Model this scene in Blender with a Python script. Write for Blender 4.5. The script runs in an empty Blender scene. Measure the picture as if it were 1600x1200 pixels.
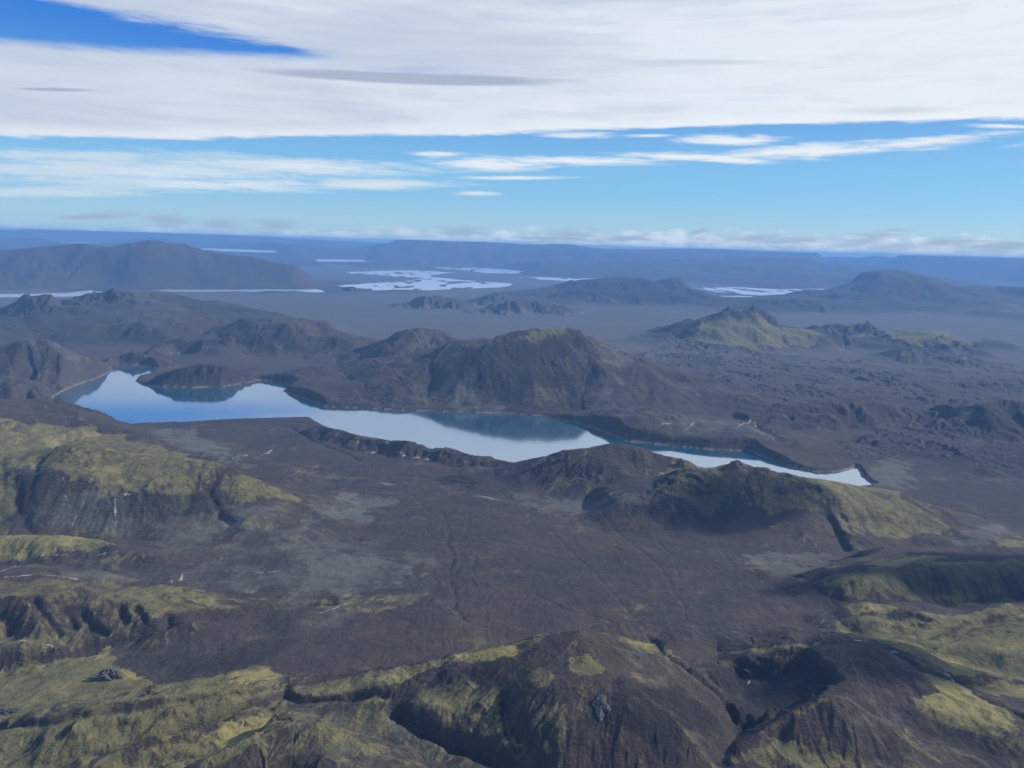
import bpy, math, time
import numpy as np
T0 = time.time()
S = bpy.context.scene
PI = math.pi
f32 = np.float32

# ------------------------------------------------------------------ camera
H = 1000.0                      # camera height above the lake, metres
FPX = 1200.0                    # focal length in pixels of the 1600 x 1200 photograph
PITCH = math.atan(218 / 1200)
ROLL = math.radians(1.65)
F_ = np.array([0, math.cos(PITCH), -math.sin(PITCH)])
R0 = np.array([1.0, 0, 0]); U0 = np.array([0, math.sin(PITCH), math.cos(PITCH)])
R_ = R0 * math.cos(ROLL) + U0 * math.sin(ROLL)
U_ = U0 * math.cos(ROLL) - R0 * math.sin(ROLL)
cam = bpy.data.cameras.new('camera'); co = bpy.data.objects.new('camera', cam)
S.collection.objects.link(co); S.camera = co
cam.sensor_width = 36.0; cam.lens = 36.0 * FPX / 1600
cam.clip_start = 5; cam.clip_end = 400000
from mathutils import Matrix
co.matrix_world = Matrix(((R_[0], U_[0], -F_[0], 0), (R_[1], U_[1], -F_[1], 0), (R_[2], U_[2], -F_[2], H), (0, 0, 0, 1)))

# ------------------------------------------------------------------ light
SUN_EL = math.radians(28); SUN_AZ = math.radians(80)    # azimuth from +Y (view direction) towards +X
sun = bpy.data.lights.new('sun', 'SUN'); so = bpy.data.objects.new('sun', sun); S.collection.objects.link(so)
sun.energy = 5.0; sun.angle = math.radians(0.6); sun.color = (1.0, 0.96, 0.90)
so.rotation_euler = (PI / 2 - SUN_EL, 0, -SUN_AZ + PI)   # -Z axis points away from the sun
S.view_settings.view_transform = 'Standard'; S.view_settings.look = 'None'
S.view_settings.exposure = 0.1; S.view_settings.gamma = 1.0; S.view_settings.use_curve_mapping = False
S.render.engine = 'CYCLES'
S.cycles.use_denoising = True
S.cycles.max_bounces = 4; S.cycles.diffuse_bounces = 2; S.cycles.glossy_bounces = 2
S.cycles.volume_bounces = 0; S.cycles.transparent_max_bounces = 8

# ------------------------------------------------------------------ node helpers
class NT:
    def __init__(self, tree): self.t = tree; self.n = tree.nodes; self.l = tree.links
    def new(self, typ, **kw):
        nd = self.n.new(typ)
        for k, v in kw.items(): setattr(nd, k, v)
        return nd
    def put(self, sock, v):
        if isinstance(v, bpy.types.NodeSocket): self.l.new(v, sock)
        elif v is not None:
            if hasattr(sock.default_value, '__len__') and not hasattr(v, '__len__'): v = (v,) * len(sock.default_value)
            if hasattr(sock.default_value, '__len__') and len(sock.default_value) == 4 and len(v) == 3: v = (*v, 1)
            sock.default_value = v
    def m(self, op, a, b=None, c=None, clamp=False):
        nd = self.new('ShaderNodeMath', operation=op, use_clamp=clamp)
        self.put(nd.inputs[0], a); self.put(nd.inputs[1], b)
        if c is not None: self.put(nd.inputs[2], c)
        return nd.outputs[0]
    def add(s, a, b): return s.m('ADD', a, b)
    def sub(s, a, b): return s.m('SUBTRACT', a, b)
    def mul(s, a, b): return s.m('MULTIPLY', a, b)
    def ss(self, x, a, b):          # smoothstep
        nd = self.new('ShaderNodeMapRange', interpolation_type='SMOOTHSTEP')
        self.put(nd.inputs[0], x); self.put(nd.inputs[1], a); self.put(nd.inputs[2], b)
        return nd.outputs[0]
    def lin(self, x, a, b, c=0.0, d=1.0):
        nd = self.new('ShaderNodeMapRange'); 
        for i, v in enumerate((x, a, b, c, d)): self.put(nd.inputs[i], v)
        return nd.outputs[0]
    def mix(self, f, a, b):
        nd = self.new('ShaderNodeMix', data_type='RGBA')
        self.put(nd.inputs[0], f); self.put(nd.inputs[6], a); self.put(nd.inputs[7], b)
        return nd.outputs[2]
    def vec(self, x, y, z):
        nd = self.new('ShaderNodeCombineXYZ')
        for i, v in enumerate((x, y, z)): self.put(nd.inputs[i], v)
        return nd.outputs[0]
    def vmul(self, v, k):
        nd = self.new('ShaderNodeVectorMath', operation='MULTIPLY'); self.put(nd.inputs[0], v); self.put(nd.inputs[1], k)
        return nd.outputs[0]
    def noise(self, v, scale, detail=4, rough=0.55, dist=0.0, dims='3D'):
        nd = self.new('ShaderNodeTexNoise', noise_dimensions=dims)
        self.put(nd.inputs['Vector'], v)
        for k, q in (('Scale', scale), ('Detail', detail), ('Roughness', rough), ('Distortion', dist)): self.put(nd.inputs[k], q)
        return nd.outputs['Fac']

# ------------------------------------------------------------------ sky
def make_world():
    w = bpy.data.worlds.new('World'); S.world = w; w.use_nodes = True
    t = NT(w.node_tree); t.n.clear()
    out = t.new('ShaderNodeOutputWorld'); bg = t.new('ShaderNodeBackground'); t.l.new(bg.outputs[0], out.inputs[0])
    STR = 0.1
    bg.inputs[1].default_value = STR
    sky = t.new('ShaderNodeTexSky', sky_type='NISHITA')
    sky.sun_disc = False; sky.sun_elevation = SUN_EL; sky.sun_rotation = SUN_AZ
    sky.altitude = 900; sky.air_density = 1.0; sky.dust_density = 0.6; sky.ozone_density = 3.0
    d = t.new('ShaderNodeTexCoord').outputs['Generated']
    sep = t.new('ShaderNodeSeparateXYZ'); t.l.new(d, sep.inputs[0])
    x, y, z = sep.outputs
    deg = 180 / PI
    el = t.mul(t.m('ARCSINE', z), deg)
    az = t.mul(t.m('ARCTAN2', x, y), deg)
    # noise over the direction sphere, stretched along the horizon
    n_big = t.noise(t.vmul(d, (2.2, 2.2, 16)), 1.0, 5, .55, .3)
    n_mid = t.noise(t.vmul(d, (7, 7, 70)), 1.0, 6, .6, .4)
    n_fin = t.noise(t.vmul(d, (22, 22, 200)), 1.0, 5, .62, .6)
    n_puf = t.noise(t.vmul(d, (30, 30, 60)), 1.0, 6, .6, .3)
    nb = t.sub(n_big, .5); nm = t.sub(n_mid, .5); nf = t.sub(n_fin, .5)
    wob = t.add(t.mul(nm, 1.6), t.mul(nf, .8))
    def px(u, v):                       # direction of a photograph pixel -> azimuth, elevation in degrees
        d_ = F_ + R_ * ((u - 800) / FPX) + U_ * ((600 - v) / FPX)
        return math.degrees(math.atan2(d_[0], d_[1])), math.degrees(math.atan2(d_[2], math.hypot(d_[0], d_[1])))
    def line(pts, deg_):
        A = np.array([px(*p_) for p_ in pts]); return [float(k_) for k_ in np.polyfit(A[:, 0], A[:, 1], deg_)]
    def poly(k_):
        r = k_[0]
        for c_ in k_[1:]: r = t.add(t.mul(r, az), c_)
        return r
    azc = t.m('MINIMUM', t.m('MAXIMUM', az, -48), 48)
    # --- the high sheet: its lower edge rises to the right
    ke = line([(0, 214), (200, 218), (330, 216), (460, 212), (600, 216), (700, 218), (800, 208), (900, 202), (1000, 201), (1150, 197), (1300, 196), (1500, 187), (1600, 185)], 3)
    edge = t.add(t.mul(t.add(t.mul(t.add(t.mul(ke[0], azc), ke[1]), azc), ke[2]), azc), ke[3])
    sheet = t.ss(t.add(t.sub(el, edge), t.add(t.mul(nm, 1.0), t.mul(nf, .5))), -.12, .26)
    def ell(u0, v0, ru, rv, tilt=0.0, k=1.0, soft=.7):   # soft streak round a direction
        a0, e0 = px(u0, v0); a1, _ = px(u0 + ru, v0); _, e1 = px(u0, v0 - rv); _, e2 = px(u0 + 40, v0); ab, _ = px(u0 + 40, v0)
        base = (e2 - e0) / (ab - a0) - tilt
        da = t.mul(t.sub(az, a0), 1 / (a1 - a0))
        de = t.mul(t.sub(t.sub(el, e0), t.mul(t.sub(az, a0), base)), 1 / (e1 - e0))
        r = t.m('SQRT', t.add(t.mul(da, da), t.mul(de, de)))
        r = t.add(r, t.add(t.mul(nm, k * 1.5), t.mul(nf, k * 1.6)))
        return t.sub(1.0, t.ss(r, 1 - soft, 1 + soft * .45))
    hw = t.add(t.mul(nb, .7), t.add(t.mul(nm, .9), t.mul(nf, .7)))
    kl = line([(0, 72), (150, 76), (300, 90), (470, 92)], 1); ku = line([(100, 0), (300, 34), (470, 76)], 1)
    hole = t.mul(t.ss(t.add(t.sub(el, poly(kl)), t.mul(hw, .7)), -.25, .55), t.ss(t.add(t.sub(poly(ku), el), t.mul(hw, 1.6)), -.5, .55))
    hole = t.mul(hole, t.mul(t.ss(az, -100, -70), t.ss(az, -10.5, -16)))
    hole2 = t.mul(ell(640, 109, 70, 7, 0, 1.0, .9), .22)
    over = t.mul(t.ss(nb, -.16, .02), t.ss(el, 18.5, 27))               # broken gaps higher up
    hole = t.m('MAXIMUM', t.m('MAXIMUM', hole, hole2), t.mul(over, .95))
    thin = t.mul(t.ss(t.add(nb, t.mul(nm, .35)), .02, .30), .35)
    sheet = t.mul(t.mul(sheet, t.sub(1.0, t.mul(hole, .98))), t.sub(1.0, thin))
    def many(lst):
        r = None
        for q in lst:
            e = ell(*q)
            r = e if r is None else t.m('MAXIMUM', r, e)
        return r
    streak = many([(110, 243, 190, 10, .02, 1.0, .9), (170, 268, 330, 21, .03, 1.2, .9), (420, 258, 230, 15, .05, 1.2, 1.0), (590, 288, 140, 9, .0, 1.1, .9), (310, 287, 270, 12, .02, 1.2, 1.0), (60, 300, 160, 9, 0, 1.2, 1.0),
                   (770, 257, 90, 10, 0, 1.2, .9), (880, 252, 180, 8, .01, 1.0, .8), (800, 278, 95, 3.5, 0, .8, .8), (745, 302, 36, 4, 0, 1, 1), (1132, 219, 90, 9, 0, .9, .6), (1080, 245, 130, 6, .02, 1.0, .8), (1140, 250, 70, 6, .05, 1.0, .8),
                   (1260, 237, 190, 11, -.05, 1.3, .9), (1430, 223, 130, 8, -.10, 1.3, .9), (1570, 197, 70, 4, .03, .9, .8), (905, 211, 60, 5, 0, 1.3, 1), (1010, 212, 40, 3, 0, 1.3, 1), (690, 240, 60, 4, 0, 1.2, 1.1), (-150, 262, 260, 30, 0, 1.2, .9), (1750, 215, 160, 8, -.1, 1.2, .9)])
    streak = t.mul(streak, .93)
    # --- low cloud bank sitting on the far ranges
    bank_h = t.add(.22, t.add(t.mul(t.ss(az, -26, 16), .95), t.mul(t.sub(n_puf, .5), 2.4)))
    bank_h = t.add(bank_h, t.mul(nf, .9))
    bank = t.sub(1.0, t.ss(t.sub(el, bank_h), -.38, .34))
    bank = t.mul(bank, t.lin(az, -34, 10, .55, .9))
    puffs = t.mul(many([(160, 337, 56, 7, -.03, 1.4, .9), (262, 345, 36, 13, 0, 1.5, 1), (345, 353, 30, 9, 0, 1.5, 1), (428, 352, 30, 10, 0, 1.4, .9), (1090, 362, 16, 4, -.35, 1, 1), (1250, 376, 60, 8, -.08, 1.6, 1), (1360, 372, 60, 10, -.2, 1.6, 1), (1455, 381, 65, 9, -.1, 1.6, 1), (1560, 386, 70, 9, -.05, 1.6, 1),
                         (720, 361, 44, 9, -.06, 1.6, 1), (885, 369, 66, 9, -.06, 1.6, 1), (985, 371, 44, 7, -.1, 1.6, 1), (1175, 372, 44, 6, -.1, 1.6, 1)]), .88)
    # --- colours
    def c(r, g, b): return (r / STR, g / STR, b / STR)
    up = t.ss(el, 0, 16)
    grad = t.mix(t.ss(el, 0.0, 4.5), c(.40, .62, .78), c(.22, .52, .83))
    grad = t.mix(t.ss(el, 4.0, 14.0), grad, c(.030, .20, .68))
    grad = t.mix(t.ss(el, 20.0, 70.0), grad, c(.03, .12, .42))
    blue = t.mix(t.lin(el, 4, 13, .25, .08), grad, t.vmul(sky.outputs[0], (.75, .95, 1.1)))
    tone = t.add(.52, t.add(t.mul(nb, 1.7), t.add(t.mul(nm, .7), t.mul(nf, .25))))
    tone = t.add(tone, t.mul(t.lin(az, -35, 35, -.30, .30), 1.0))
    shc = t.mix(t.ss(tone, .05, .95), c(.50, .58, .71), c(.77, .82, .88))
    brt = t.sub(1.0, t.ss(t.sub(el, edge), 0.1, 1.2))
    shc = t.mix(t.mul(brt, .6), shc, c(.82, .86, .90))
    lens = many([(648, 123, 238, 10, .03, .18, .35), (88, 140, 62, 3.2, .02, .15, .5)])
    lens2 = many([(1110, 97, 115, 4.5, 0, .25, .7), (1395, 173, 100, 7, -.02, .3, .9)])
    shc = t.mix(t.mul(lens, .95), shc, c(.37, .44, .57))
    shc = t.mix(t.mul(lens2, .55), shc, c(.50, .57, .68))
    stc = t.mix(t.ss(tone, .2, .8), c(.56, .68, .78), c(.80, .84, .87))
    bkc = t.mix(t.ss(t.add(n_puf, t.mul(nf, .5)), .35, .68), c(.42, .55, .68), c(.66, .75, .83))
    pfc = c(.34, .45, .59)
    col = t.mix(sheet, blue, shc)
    col = t.mix(streak, col, stc)
    col = t.mix(bank, col, bkc)
    col = t.mix(puffs, col, pfc)
    low = t.ss(el, -1.6, -.9)
    col = t.mix(low, c(.30, .38, .50), col)
    t.l.new(col, bg.inputs[0])
make_world()

# ------------------------------------------------------------------ numpy noise
rng = np.random.RandomState(7)
PERM = rng.permutation(256).astype(np.int32); PERM = np.concatenate([PERM, PERM])
ang = np.arange(256) * (2 * PI / 256); GX = np.cos(ang).astype(f32); GY = np.sin(ang).astype(f32)
def perlin(x, y, seed=0):
    x = x + f32(seed * 17.31); y = y + f32(seed * 9.77)
    ix = np.floor(x); iy = np.floor(y)
    fx = (x - ix).astype(f32); fy = (y - iy).astype(f32)
    ix = ix.astype(np.int32) & 255; iy = iy.astype(np.int32) & 255
    u = fx * fx * fx * (fx * (fx * 6 - 15) + 10); v = fy * fy * fy * (fy * (fy * 6 - 15) + 10)
    pa = PERM[ix]; pb = PERM[ix + 1]
    h = PERM[pa + iy]; a = GX[h] * fx + GY[h] * fy
    h = PERM[pb + iy]; b = GX[h] * (fx - 1) + GY[h] * fy
    r0 = a + u * (b - a)
    h = PERM[pa + iy + 1]; a = GX[h] * fx + GY[h] * (fy - 1)
    h = PERM[pb + iy + 1]; b = GX[h] * (fx - 1) + GY[h] * (fy - 1)
    r1 = a + u * (b - a)
    return (r0 + v * (r1 - r0)) * f32(1.5)
def sstep(a, b, x):
    q = np.clip((x - a) / (b - a), 0, 1); return q * q * (3 - 2 * q)

# ------------------------------------------------------------------ the survey: photograph pixel -> ground point
def ray(u, v):
    d = F_ + R_ * ((u - 800) / FPX) + U_ * ((600 - v) / FPX); return d / math.hypot(d[0], d[1])
def on_plane(u, v, z):
    d = ray(u, v); D = (H - z) / max(-d[2], 1e-4); return d[0] * D, d[1] * D, D

# rings closer together near the camera; one sheet to the far ranges
Q = 1.0
NR, NA = 1080, 1290
R_MIN, R_MAX, A_MAX = 760.0, 68000.0, math.radians(45)
q0, q1 = R_MIN ** -.5, R_MAX ** -.5
rr = (np.linspace(q0, q1, NR) ** -2).astype(np.float64)
aa = np.linspace(-A_MAX, A_MAX, NA)
SP = np.gradient(rr); ASP = rr * (aa[1] - aa[0])
X = (rr[:, None] * np.sin(aa)[None, :]).astype(f32); Y = (rr[:, None] * np.cos(aa)[None, :]).astype(f32)
DD = np.repeat(rr[:, None], NA, 1).astype(f32)
def ring_of(D): return (q0 - D ** -.5) / (q0 - q1) * (NR - 1)
def col_of(x, y): return (np.arctan2(x, y) + A_MAX) / (2 * A_MAX) * (NA - 1)
def sample(A, x, y):
    D = math.hypot(x, y); i = min(max(ring_of(D), 0), NR - 1.001); j = min(max(float(col_of(x, y)), 0), NA - 1.001)
    i0, j0 = int(i), int(j); a, b = i - i0, j - j0
    return float((A[i0, j0] * (1 - b) + A[i0, j0 + 1] * b) * (1 - a) + (A[i0 + 1, j0] * (1 - b) + A[i0 + 1, j0 + 1] * b) * a)
def rings_for(wl):      # how many rings can carry a wave of this length
    k = int(np.searchsorted(np.maximum(ASP * 2.2, SP * 1.2), wl)); return max(k, 2)
def fade_for(wl, k):
    s = np.maximum(ASP * 2.2, SP * 1.2)[:k] / wl; return (1 - sstep(.55, 1.0, s)).astype(f32)[:, None]
def octv(wl, seed):
    k = rings_for(wl)
    o = np.zeros((NR, NA), f32); o[:k] = perlin(X[:k] / f32(wl), Y[:k] / f32(wl), seed) * fade_for(wl, k); return o, k

def base_z(x, y):
    D = np.hypot(x, y)
    return np.interp(D, [600, 1300, 1800, 2300, 2700, 3050, 3400, 6000, 9000, 14000, 80000],
                     [185, 150, 115, 80, 50, 26, 14, 14, 16, 8, 6])
B = base_z(X, Y).astype(f32)
print('grid', time.time() - T0)

# ------------------------------------------------------------------ hills: (name, label, category, crest (u, v crest, v ground), foot row, back factor, profile)
def far(D): return ('D', D)
HILLS = [
 ('plateau', 'long level blue plateau on the skyline at the far left', 'plateau', [(-260, 352, far(52000)), (0, 360.5, far(52000)), (60, 358, far(52000)), (130, 360, far(52000)), (200, 360, far(52000)), (250, 361, far(52000)), (318, 358.5, far(52000)), (345, 364, far(52000)), (420, 371, far(51000)), (500, 375, far(51000)), (560, 378, far(50000)), (620, 381, far(50000))], 9000, 1.2, 'flat'),
 ('mountain_range', 'jagged blue mountain range with sharp twin peaks behind the braided lake', 'mountain range', [(565, 393.0, far(38000)), (600, 385.0, far(38000)), (620, 372.5, far(38000)), (638, 368.5, far(38000)), (655, 367.0, far(38000)), (675, 372.2, far(38000)), (690, 374.2, far(38000)), (710, 375.7, far(38000)), (724, 376.7, far(38000)), (734, 369.0, far(38000)), (741, 376.2, far(38000)), (749, 371.0, far(38000)), (760, 376.7, far(38000)), (800, 381.0, far(38000)), (850, 383.0, far(37500)), (868, 377.3, far(37500)), (890, 377.3, far(37500)), (905, 385.0, far(37500)), (950, 389.0, far(37500)), (1000, 390.5, far(37500)), (1080, 391.0, far(38000)), (1140, 393.0, far(38000)), (1180, 397.0, far(38000))], 5500, 1.3, 'cliff'),
 ('mountain_range', 'long low blue ridge under the cloud bank along the right skyline', 'mountain range', [(960, 390.4, far(46000)), (1000, 389.4, far(46000)), (1090, 388.4, far(46000)), (1130, 388.5, far(46000)), (1150, 390.4, far(46000)), (1200, 393.4, far(46000)), (1300, 395.9, far(46000)), (1360, 393.5, far(46000)), (1400, 398.9, far(46000)), (1500, 401.4, far(46000)), (1600, 403.4, far(46000)), (1850, 409.4, far(46000))], 9000, 1.2, 'flat'),
 ('mountain', 'blue table mountain ending in a steep nose beside the distant right lake', 'mountain', [(930, 410, far(30000)), (1000, 406, far(30000)), (1100, 404, far(30000)), (1200, 402.5, far(30000)), (1262, 405, far(30000)), (1284, 412, far(30000)), (1300, 424, far(29500)), (1330, 438, far(29000))], 7500, 1.0, 'cliff'),
 ('ridge', 'dark blue low ridge behind the rounded mountain at the right edge', 'ridge', [(1470, 451, far(19000)), (1530, 447, far(19000)), (1600, 448, far(19000)), (1800, 450, far(19000))], 1500, 1.0, 'round'),
 ('ridge', 'faint blue ridge below the left plateau', 'ridge', [(-200, 372, far(37000)), (0, 373, far(37000)), (60, 371, far(37000)), (160, 374, far(37000)), (300, 371, far(37000)), (360, 376, far(37000)), (440, 380, far(37000)), (520, 388, far(36000)), (590, 396, far(36000))], 9000, 1.2, 'round'),
 ('mountain', 'broad blue grey mountain with a pointed dome at the far left', 'mountain', [(-250, 398, far(17500)), (0, 392, far(17500)), (60, 387, far(17500)), (125, 379.5, far(17500)), (180, 387, far(17500)), (208, 380, far(17000)), (235, 375, far(17000)), (262, 378, far(17000)), (300, 387, far(17000)), (340, 396, far(17000)), (400, 408, far(16500)), (470, 418, far(16000)), (540, 444, far(15500))], 3100, 1.3, 'round'),
 ('hill', 'rocky blue foothill above the pale river', 'hill', [(200, 440, 450), (240, 428, 449), (290, 424, 448), (350, 410, 447), (390, 405, 446), (430, 411, 446), (480, 432, 447), (535, 444, 449)], 454, 1.0, 'round'),
 # far plain hills
 ('hill', 'small low dark mound left of two others on the grey plain', 'hill', [(635, 473, 479), (665, 462.5, 479), (692, 465, 479), (730, 474, 480)], 483, 1.0, 'round'),
 ('hill', 'small steep dark mound between the braided lake and the flat dark mound', 'hill', [(742, 468, 475), (768, 460, 475), (784, 457.5, 475), (806, 468, 476)], 480, 1.0, 'round'),
 ('hill', 'small flat dark mound in front of the steep one on the plain', 'hill', [(755, 482, 488), (790, 472, 487), (835, 473, 487), (882, 483, 489)], 492, 1.0, 'round'),
 ('hill', 'two peaked dark blue hill in the middle of the far plain', 'hill', [(845, 465.0, 470), (870, 456.0, 469), (900, 448.5, 469), (930, 436.5, 468), (965, 432.0, 467), (1000, 434.0, 467), (1020, 443.0, 467), (1040, 435.0, 467), (1060, 432.5, 467), (1080, 445.0, 468), (1100, 456.0, 469), (1135, 468.0, 471)], 480, 1.0, 'round'),
 ('hill', 'long flat topped dark blue mound before the right lakes', 'hill', [(1125, 481, 484), (1160, 471.5, 482), (1185, 466.5, 481), (1240, 465, 480), (1285, 469, 480), (1318, 476, 482)], 492, 1.0, 'flat'),
 ('mountain', 'rounded grey green mountain standing alone at the right', 'mountain', [(1283, 466.0, 474), (1310, 456.0, 474), (1340, 440.5, 473), (1368, 425.5, 473), (1395, 421.0, 472), (1430, 426.5, 472), (1462, 438.0, 473), (1490, 456.0, 474), (1525, 467.0, 477)], 494, 1.0, 'round'),
 ('ridge', 'pale green grey ridge right of the rounded mountain', 'ridge', [(1490, 472, 480), (1550, 465, 481), (1600, 462, 481), (1750, 460, 481)], 497, 1.0, 'round'),
 ('hill', 'mossy hill with two crags beyond the lava field', 'hill', [(1045, 520, 532), (1090, 501, 532), (1115, 493, 532), (1130, 486.5, 532), (1140, 484.5, 532), (1155, 488, 532), (1178, 481.5, 532), (1195, 488, 532), (1215, 505, 533), (1240, 509, 534), (1290, 516, 535), (1312, 526, 536)], 551, 1.0, 'round'),
 ('crater_hill', 'dark sided crater hill between two mossy hills', 'hill', [(1272, 519, 529), (1298, 508.5, 529), (1330, 507.5, 529), (1352, 505.5, 529), (1370, 514, 530), (1392, 527, 531)], 538, 1.0, 'sharp'),
 ('hill', 'broad moss topped hill at the right edge of the lava field', 'hill', [(1372, 532, 542), (1400, 523.5, 542), (1440, 517.5, 542), (1480, 519.5, 542), (1500, 528, 543), (1530, 534.5, 544), (1562, 549, 552)], 558, 1.0, 'flat'),
 ('hill', 'small round mossy knob on the edge of the lava field', 'hill', [(1383, 557, 563), (1410, 546, 562), (1435, 547, 562), (1447, 557, 564)], 570, 1.0, 'round'),
 ('hill', 'low crescent knob right of the round mossy knob', 'hill', [(1463, 564, 570), (1490, 554, 569), (1520, 556, 569), (1542, 564, 571)], 575, 1.0, 'round'),
 # left middle distance
 ('mountain', 'craggy dark mountain with several summits left of the lake head', 'mountain', [(-40, 500, 515), (0, 492, 512), (20, 481, 511), (45, 464, 510), (62, 463.5, 510), (78, 465, 510), (95, 477, 510), (120, 466, 508), (150, 456, 507), (175, 450, 507), (195, 453, 507), (215, 466, 510), (240, 476, 514), (280, 486, 520), (325, 492, 522)], 549, 1.0, 'round'),
 ('hill', 'dark rocky spur under the craggy mountain', 'hill', [(150, 522, 533), (190, 508, 533), (220, 502, 533), (250, 512, 534), (275, 526, 538)], 545, 1.0, 'round'),
 ('hill', 'flat topped dark hill with gullied cliffs beyond the lake', 'hill', [(345, 527, 545), (370, 514, 543), (392, 500.5, 541), (430, 498.5, 541), (465, 498.5, 541), (486, 506, 541), (512, 526, 543)], 562, 1.0, 'flat'),
 ('hill', 'smooth dark cone left of the great mossy mountain', 'hill', [(560, 553, 564), (600, 535, 563), (638, 516, 561), (660, 512.5, 560), (682, 514, 560), (706, 530, 562)], 580, 1.0, 'round'),
 ('hill', 'grey sloping hill at the left head of the lake', 'hill', [(-60, 545, 596), (0, 545, 595), (40, 535, 591), (75, 531, 589), (100, 541, 588), (130, 560, 587), (165, 578, 588)], 612, .8, 'round'),
 ('hill', 'dark rocky shoulder on the left lake shore', 'hill', [(-40, 588, 617), (10, 597, 619), (40, 596, 617), (95, 610, 618)], 629, .8, 'round'),
 ('hill', 'dark peninsula hill jutting into the lake', 'hill', [(228, 598, 601), (250, 586, 600), (285, 574, 598), (320, 568, 596), (345, 568, 596), (375, 577, 597), (394, 592, 598)], 606, .8, 'round'),
 ('hill', 'small dark mound behind the lake head', 'hill', [(180, 558, 567), (205, 549, 566), (240, 557, 567), (262, 568, 571)], 574, .8, 'round'),
 # mountain behind the lake
 ('mountain', 'great dark mountain with mossy flat summit behind the lake', 'mountain', [(545, 590, 601), (600, 570, 598), (640, 560, 595), (685, 545, 592), (718, 531, 596), (745, 529, 600), (775, 531, 603), (815, 520, 601), (845, 513.5, 599), (875, 512, 599), (905, 514, 599), (925, 526, 599), (945, 543, 601), (1000, 562, 608), (1080, 592, 614), (1150, 618, 632), (1210, 640, 652)], 654, 1.1, 'cone'),
 ('hill', 'low dark slope on the far shore left of the great mountain', 'hill', [(452, 612, 617), (480, 608, 618), (530, 606, 617), (580, 598, 614), (640, 595, 612), (700, 597, 613), (740, 606, 618)], 634, .9, 'round'),
 ('ridge', 'brown ridge with a pale track above the narrow end of the lake', 'ridge', [(990, 640, 662), (1040, 645, 668), (1090, 655, 676), (1150, 668, 686), (1200, 676, 692), (1240, 690, 700)], 705, .9, 'round'),
 ('ridge', 'dark smooth ridge crossing the lava field', 'ridge', [(1180, 643, 655), (1260, 628, 652), (1330, 625, 651), (1400, 631, 650), (1430, 642, 652)], 668, .8, 'round'),
 ('hill', 'dark lava dome at the right edge of the lava field', 'hill', [(1485, 655, 670), (1530, 634, 669), (1580, 627, 668), (1680, 630, 668)], 688, .8, 'round'),
 # near shore
 ('ridge', 'low brown bank along the near lake shore', 'ridge', [(500, 664, 676), (560, 681, 693), (640, 694, 709), (675, 702, 713), (700, 700, 714), (740, 713.5, 724), (800, 722, 732), (850, 722, 740)], 752, .55, 'round'),
 ('hill', 'craggy brown hill with small spires before the lake', 'hill', [(770, 731.0, 752), (800, 720.0, 756), (850, 710.5, 766), (882, 699.5, 770), (920, 698.0, 774), (970, 695.5, 776), (1003, 701.0, 777), (1030, 710.0, 777), (1060, 717.0, 778), (1090, 730.0, 780)], 797, .5, 'sharp'),
 ('hill', 'mossy hill with a dark gullied left face by the narrow lake end', 'hill', [(1020, 748, 788), (1060, 736, 790), (1110, 729, 791), (1150, 723, 793), (1180, 734, 796), (1250, 746, 801), (1320, 754, 804), (1400, 767, 809), (1450, 786, 816), (1505, 818, 832)], 852, .5, 'round'),
 ('hill', 'big mossy hill with a gullied front at the left edge', 'hill', [(-140, 690, 785), (0, 704, 786), (60, 708, 787), (130, 700, 787), (200, 712, 788), (290, 718, 789), (370, 736, 793), (440, 766, 800), (500, 797, 811)], 842, 1.0, 'cone'),
 ('hill', 'smooth brown back of the mossy left hill above the lake', 'hill', [(-140, 605, 690), (0, 623, 692), (70, 631, 692), (120, 641, 693), (160, 655, 697), (200, 668, 703), (290, 701, 724), (360, 727, 748)], 775, .55, 'round'),
 # foreground
 ('knoll', 'yellow green grassy knoll at the left edge', 'knoll', [(-60, 838, 862), (50, 834, 862), (100, 835.5, 862), (160, 845, 866), (240, 863, 874)], 884, .8, 'round'),
 ('hill', 'olive slope cut by dark gullies at the left edge', 'hill', [(-80, 895, 975), (60, 903, 972), (150, 906, 968), (250, 913, 962), (330, 922, 956), (400, 932, 952), (470, 942, 952)], 1030, .8, 'flat'),
 ('knoll', 'small pale crested knoll below the gullied slope', 'knoll', [(-60, 1008, 1040), (0, 1003, 1038), (40, 1000, 1036), (85, 1007, 1034)], 1048, .8, 'round'),
 ('ridge', 'long olive ridge slanting across the lower left', 'ridge', [(-20, 1148, 1172), (60, 1125, 1160), (150, 1110, 1150), (250, 1095, 1136), (350, 1083, 1120), (440, 1074, 1094)], 1185, 1.2, 'round'),
 ('ridge', 'thin moss ridge parallel to the long olive one', 'ridge', [(100, 1205, 1222), (200, 1178, 1200), (300, 1143, 1170), (370, 1118, 1142), (430, 1100, 1114)], 1215, .6, 'sharp'),
 ('hill', 'brown rocky hill at the bottom left of centre', 'hill', [(330, 1185, 1245), (400, 1150, 1225), (460, 1128, 1210), (500, 1127, 1212), (550, 1145, 1220), (600, 1180, 1240)], 1330, .5, 'round'),
 ('hill', 'dark ash hill with yellow moss ridge at the bottom centre', 'hill', [(455, 1085, 1100), (540, 1066, 1096), (620, 1046, 1092), (720, 1027, 1092), (800, 1010, 1092), (850, 994, 1092), (905, 986.5, 1094), (950, 993, 1096), (1020, 1013, 1104), (1080, 1045, 1114), (1140, 1085, 1128)], 1330, .55, 'round'),
 ('hill', 'dark ash ridge with moss patches at the bottom right', 'hill', [(1120, 1026, 1036), (1180, 1016, 1046), (1250, 1006, 1056), (1310, 999, 1064), (1345, 1003, 1068), (1400, 1021, 1080), (1440, 1040, 1094), (1500, 1067, 1118), (1560, 1092, 1142), (1700, 1130, 1180)], 1290, .5, 'round'),
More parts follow.
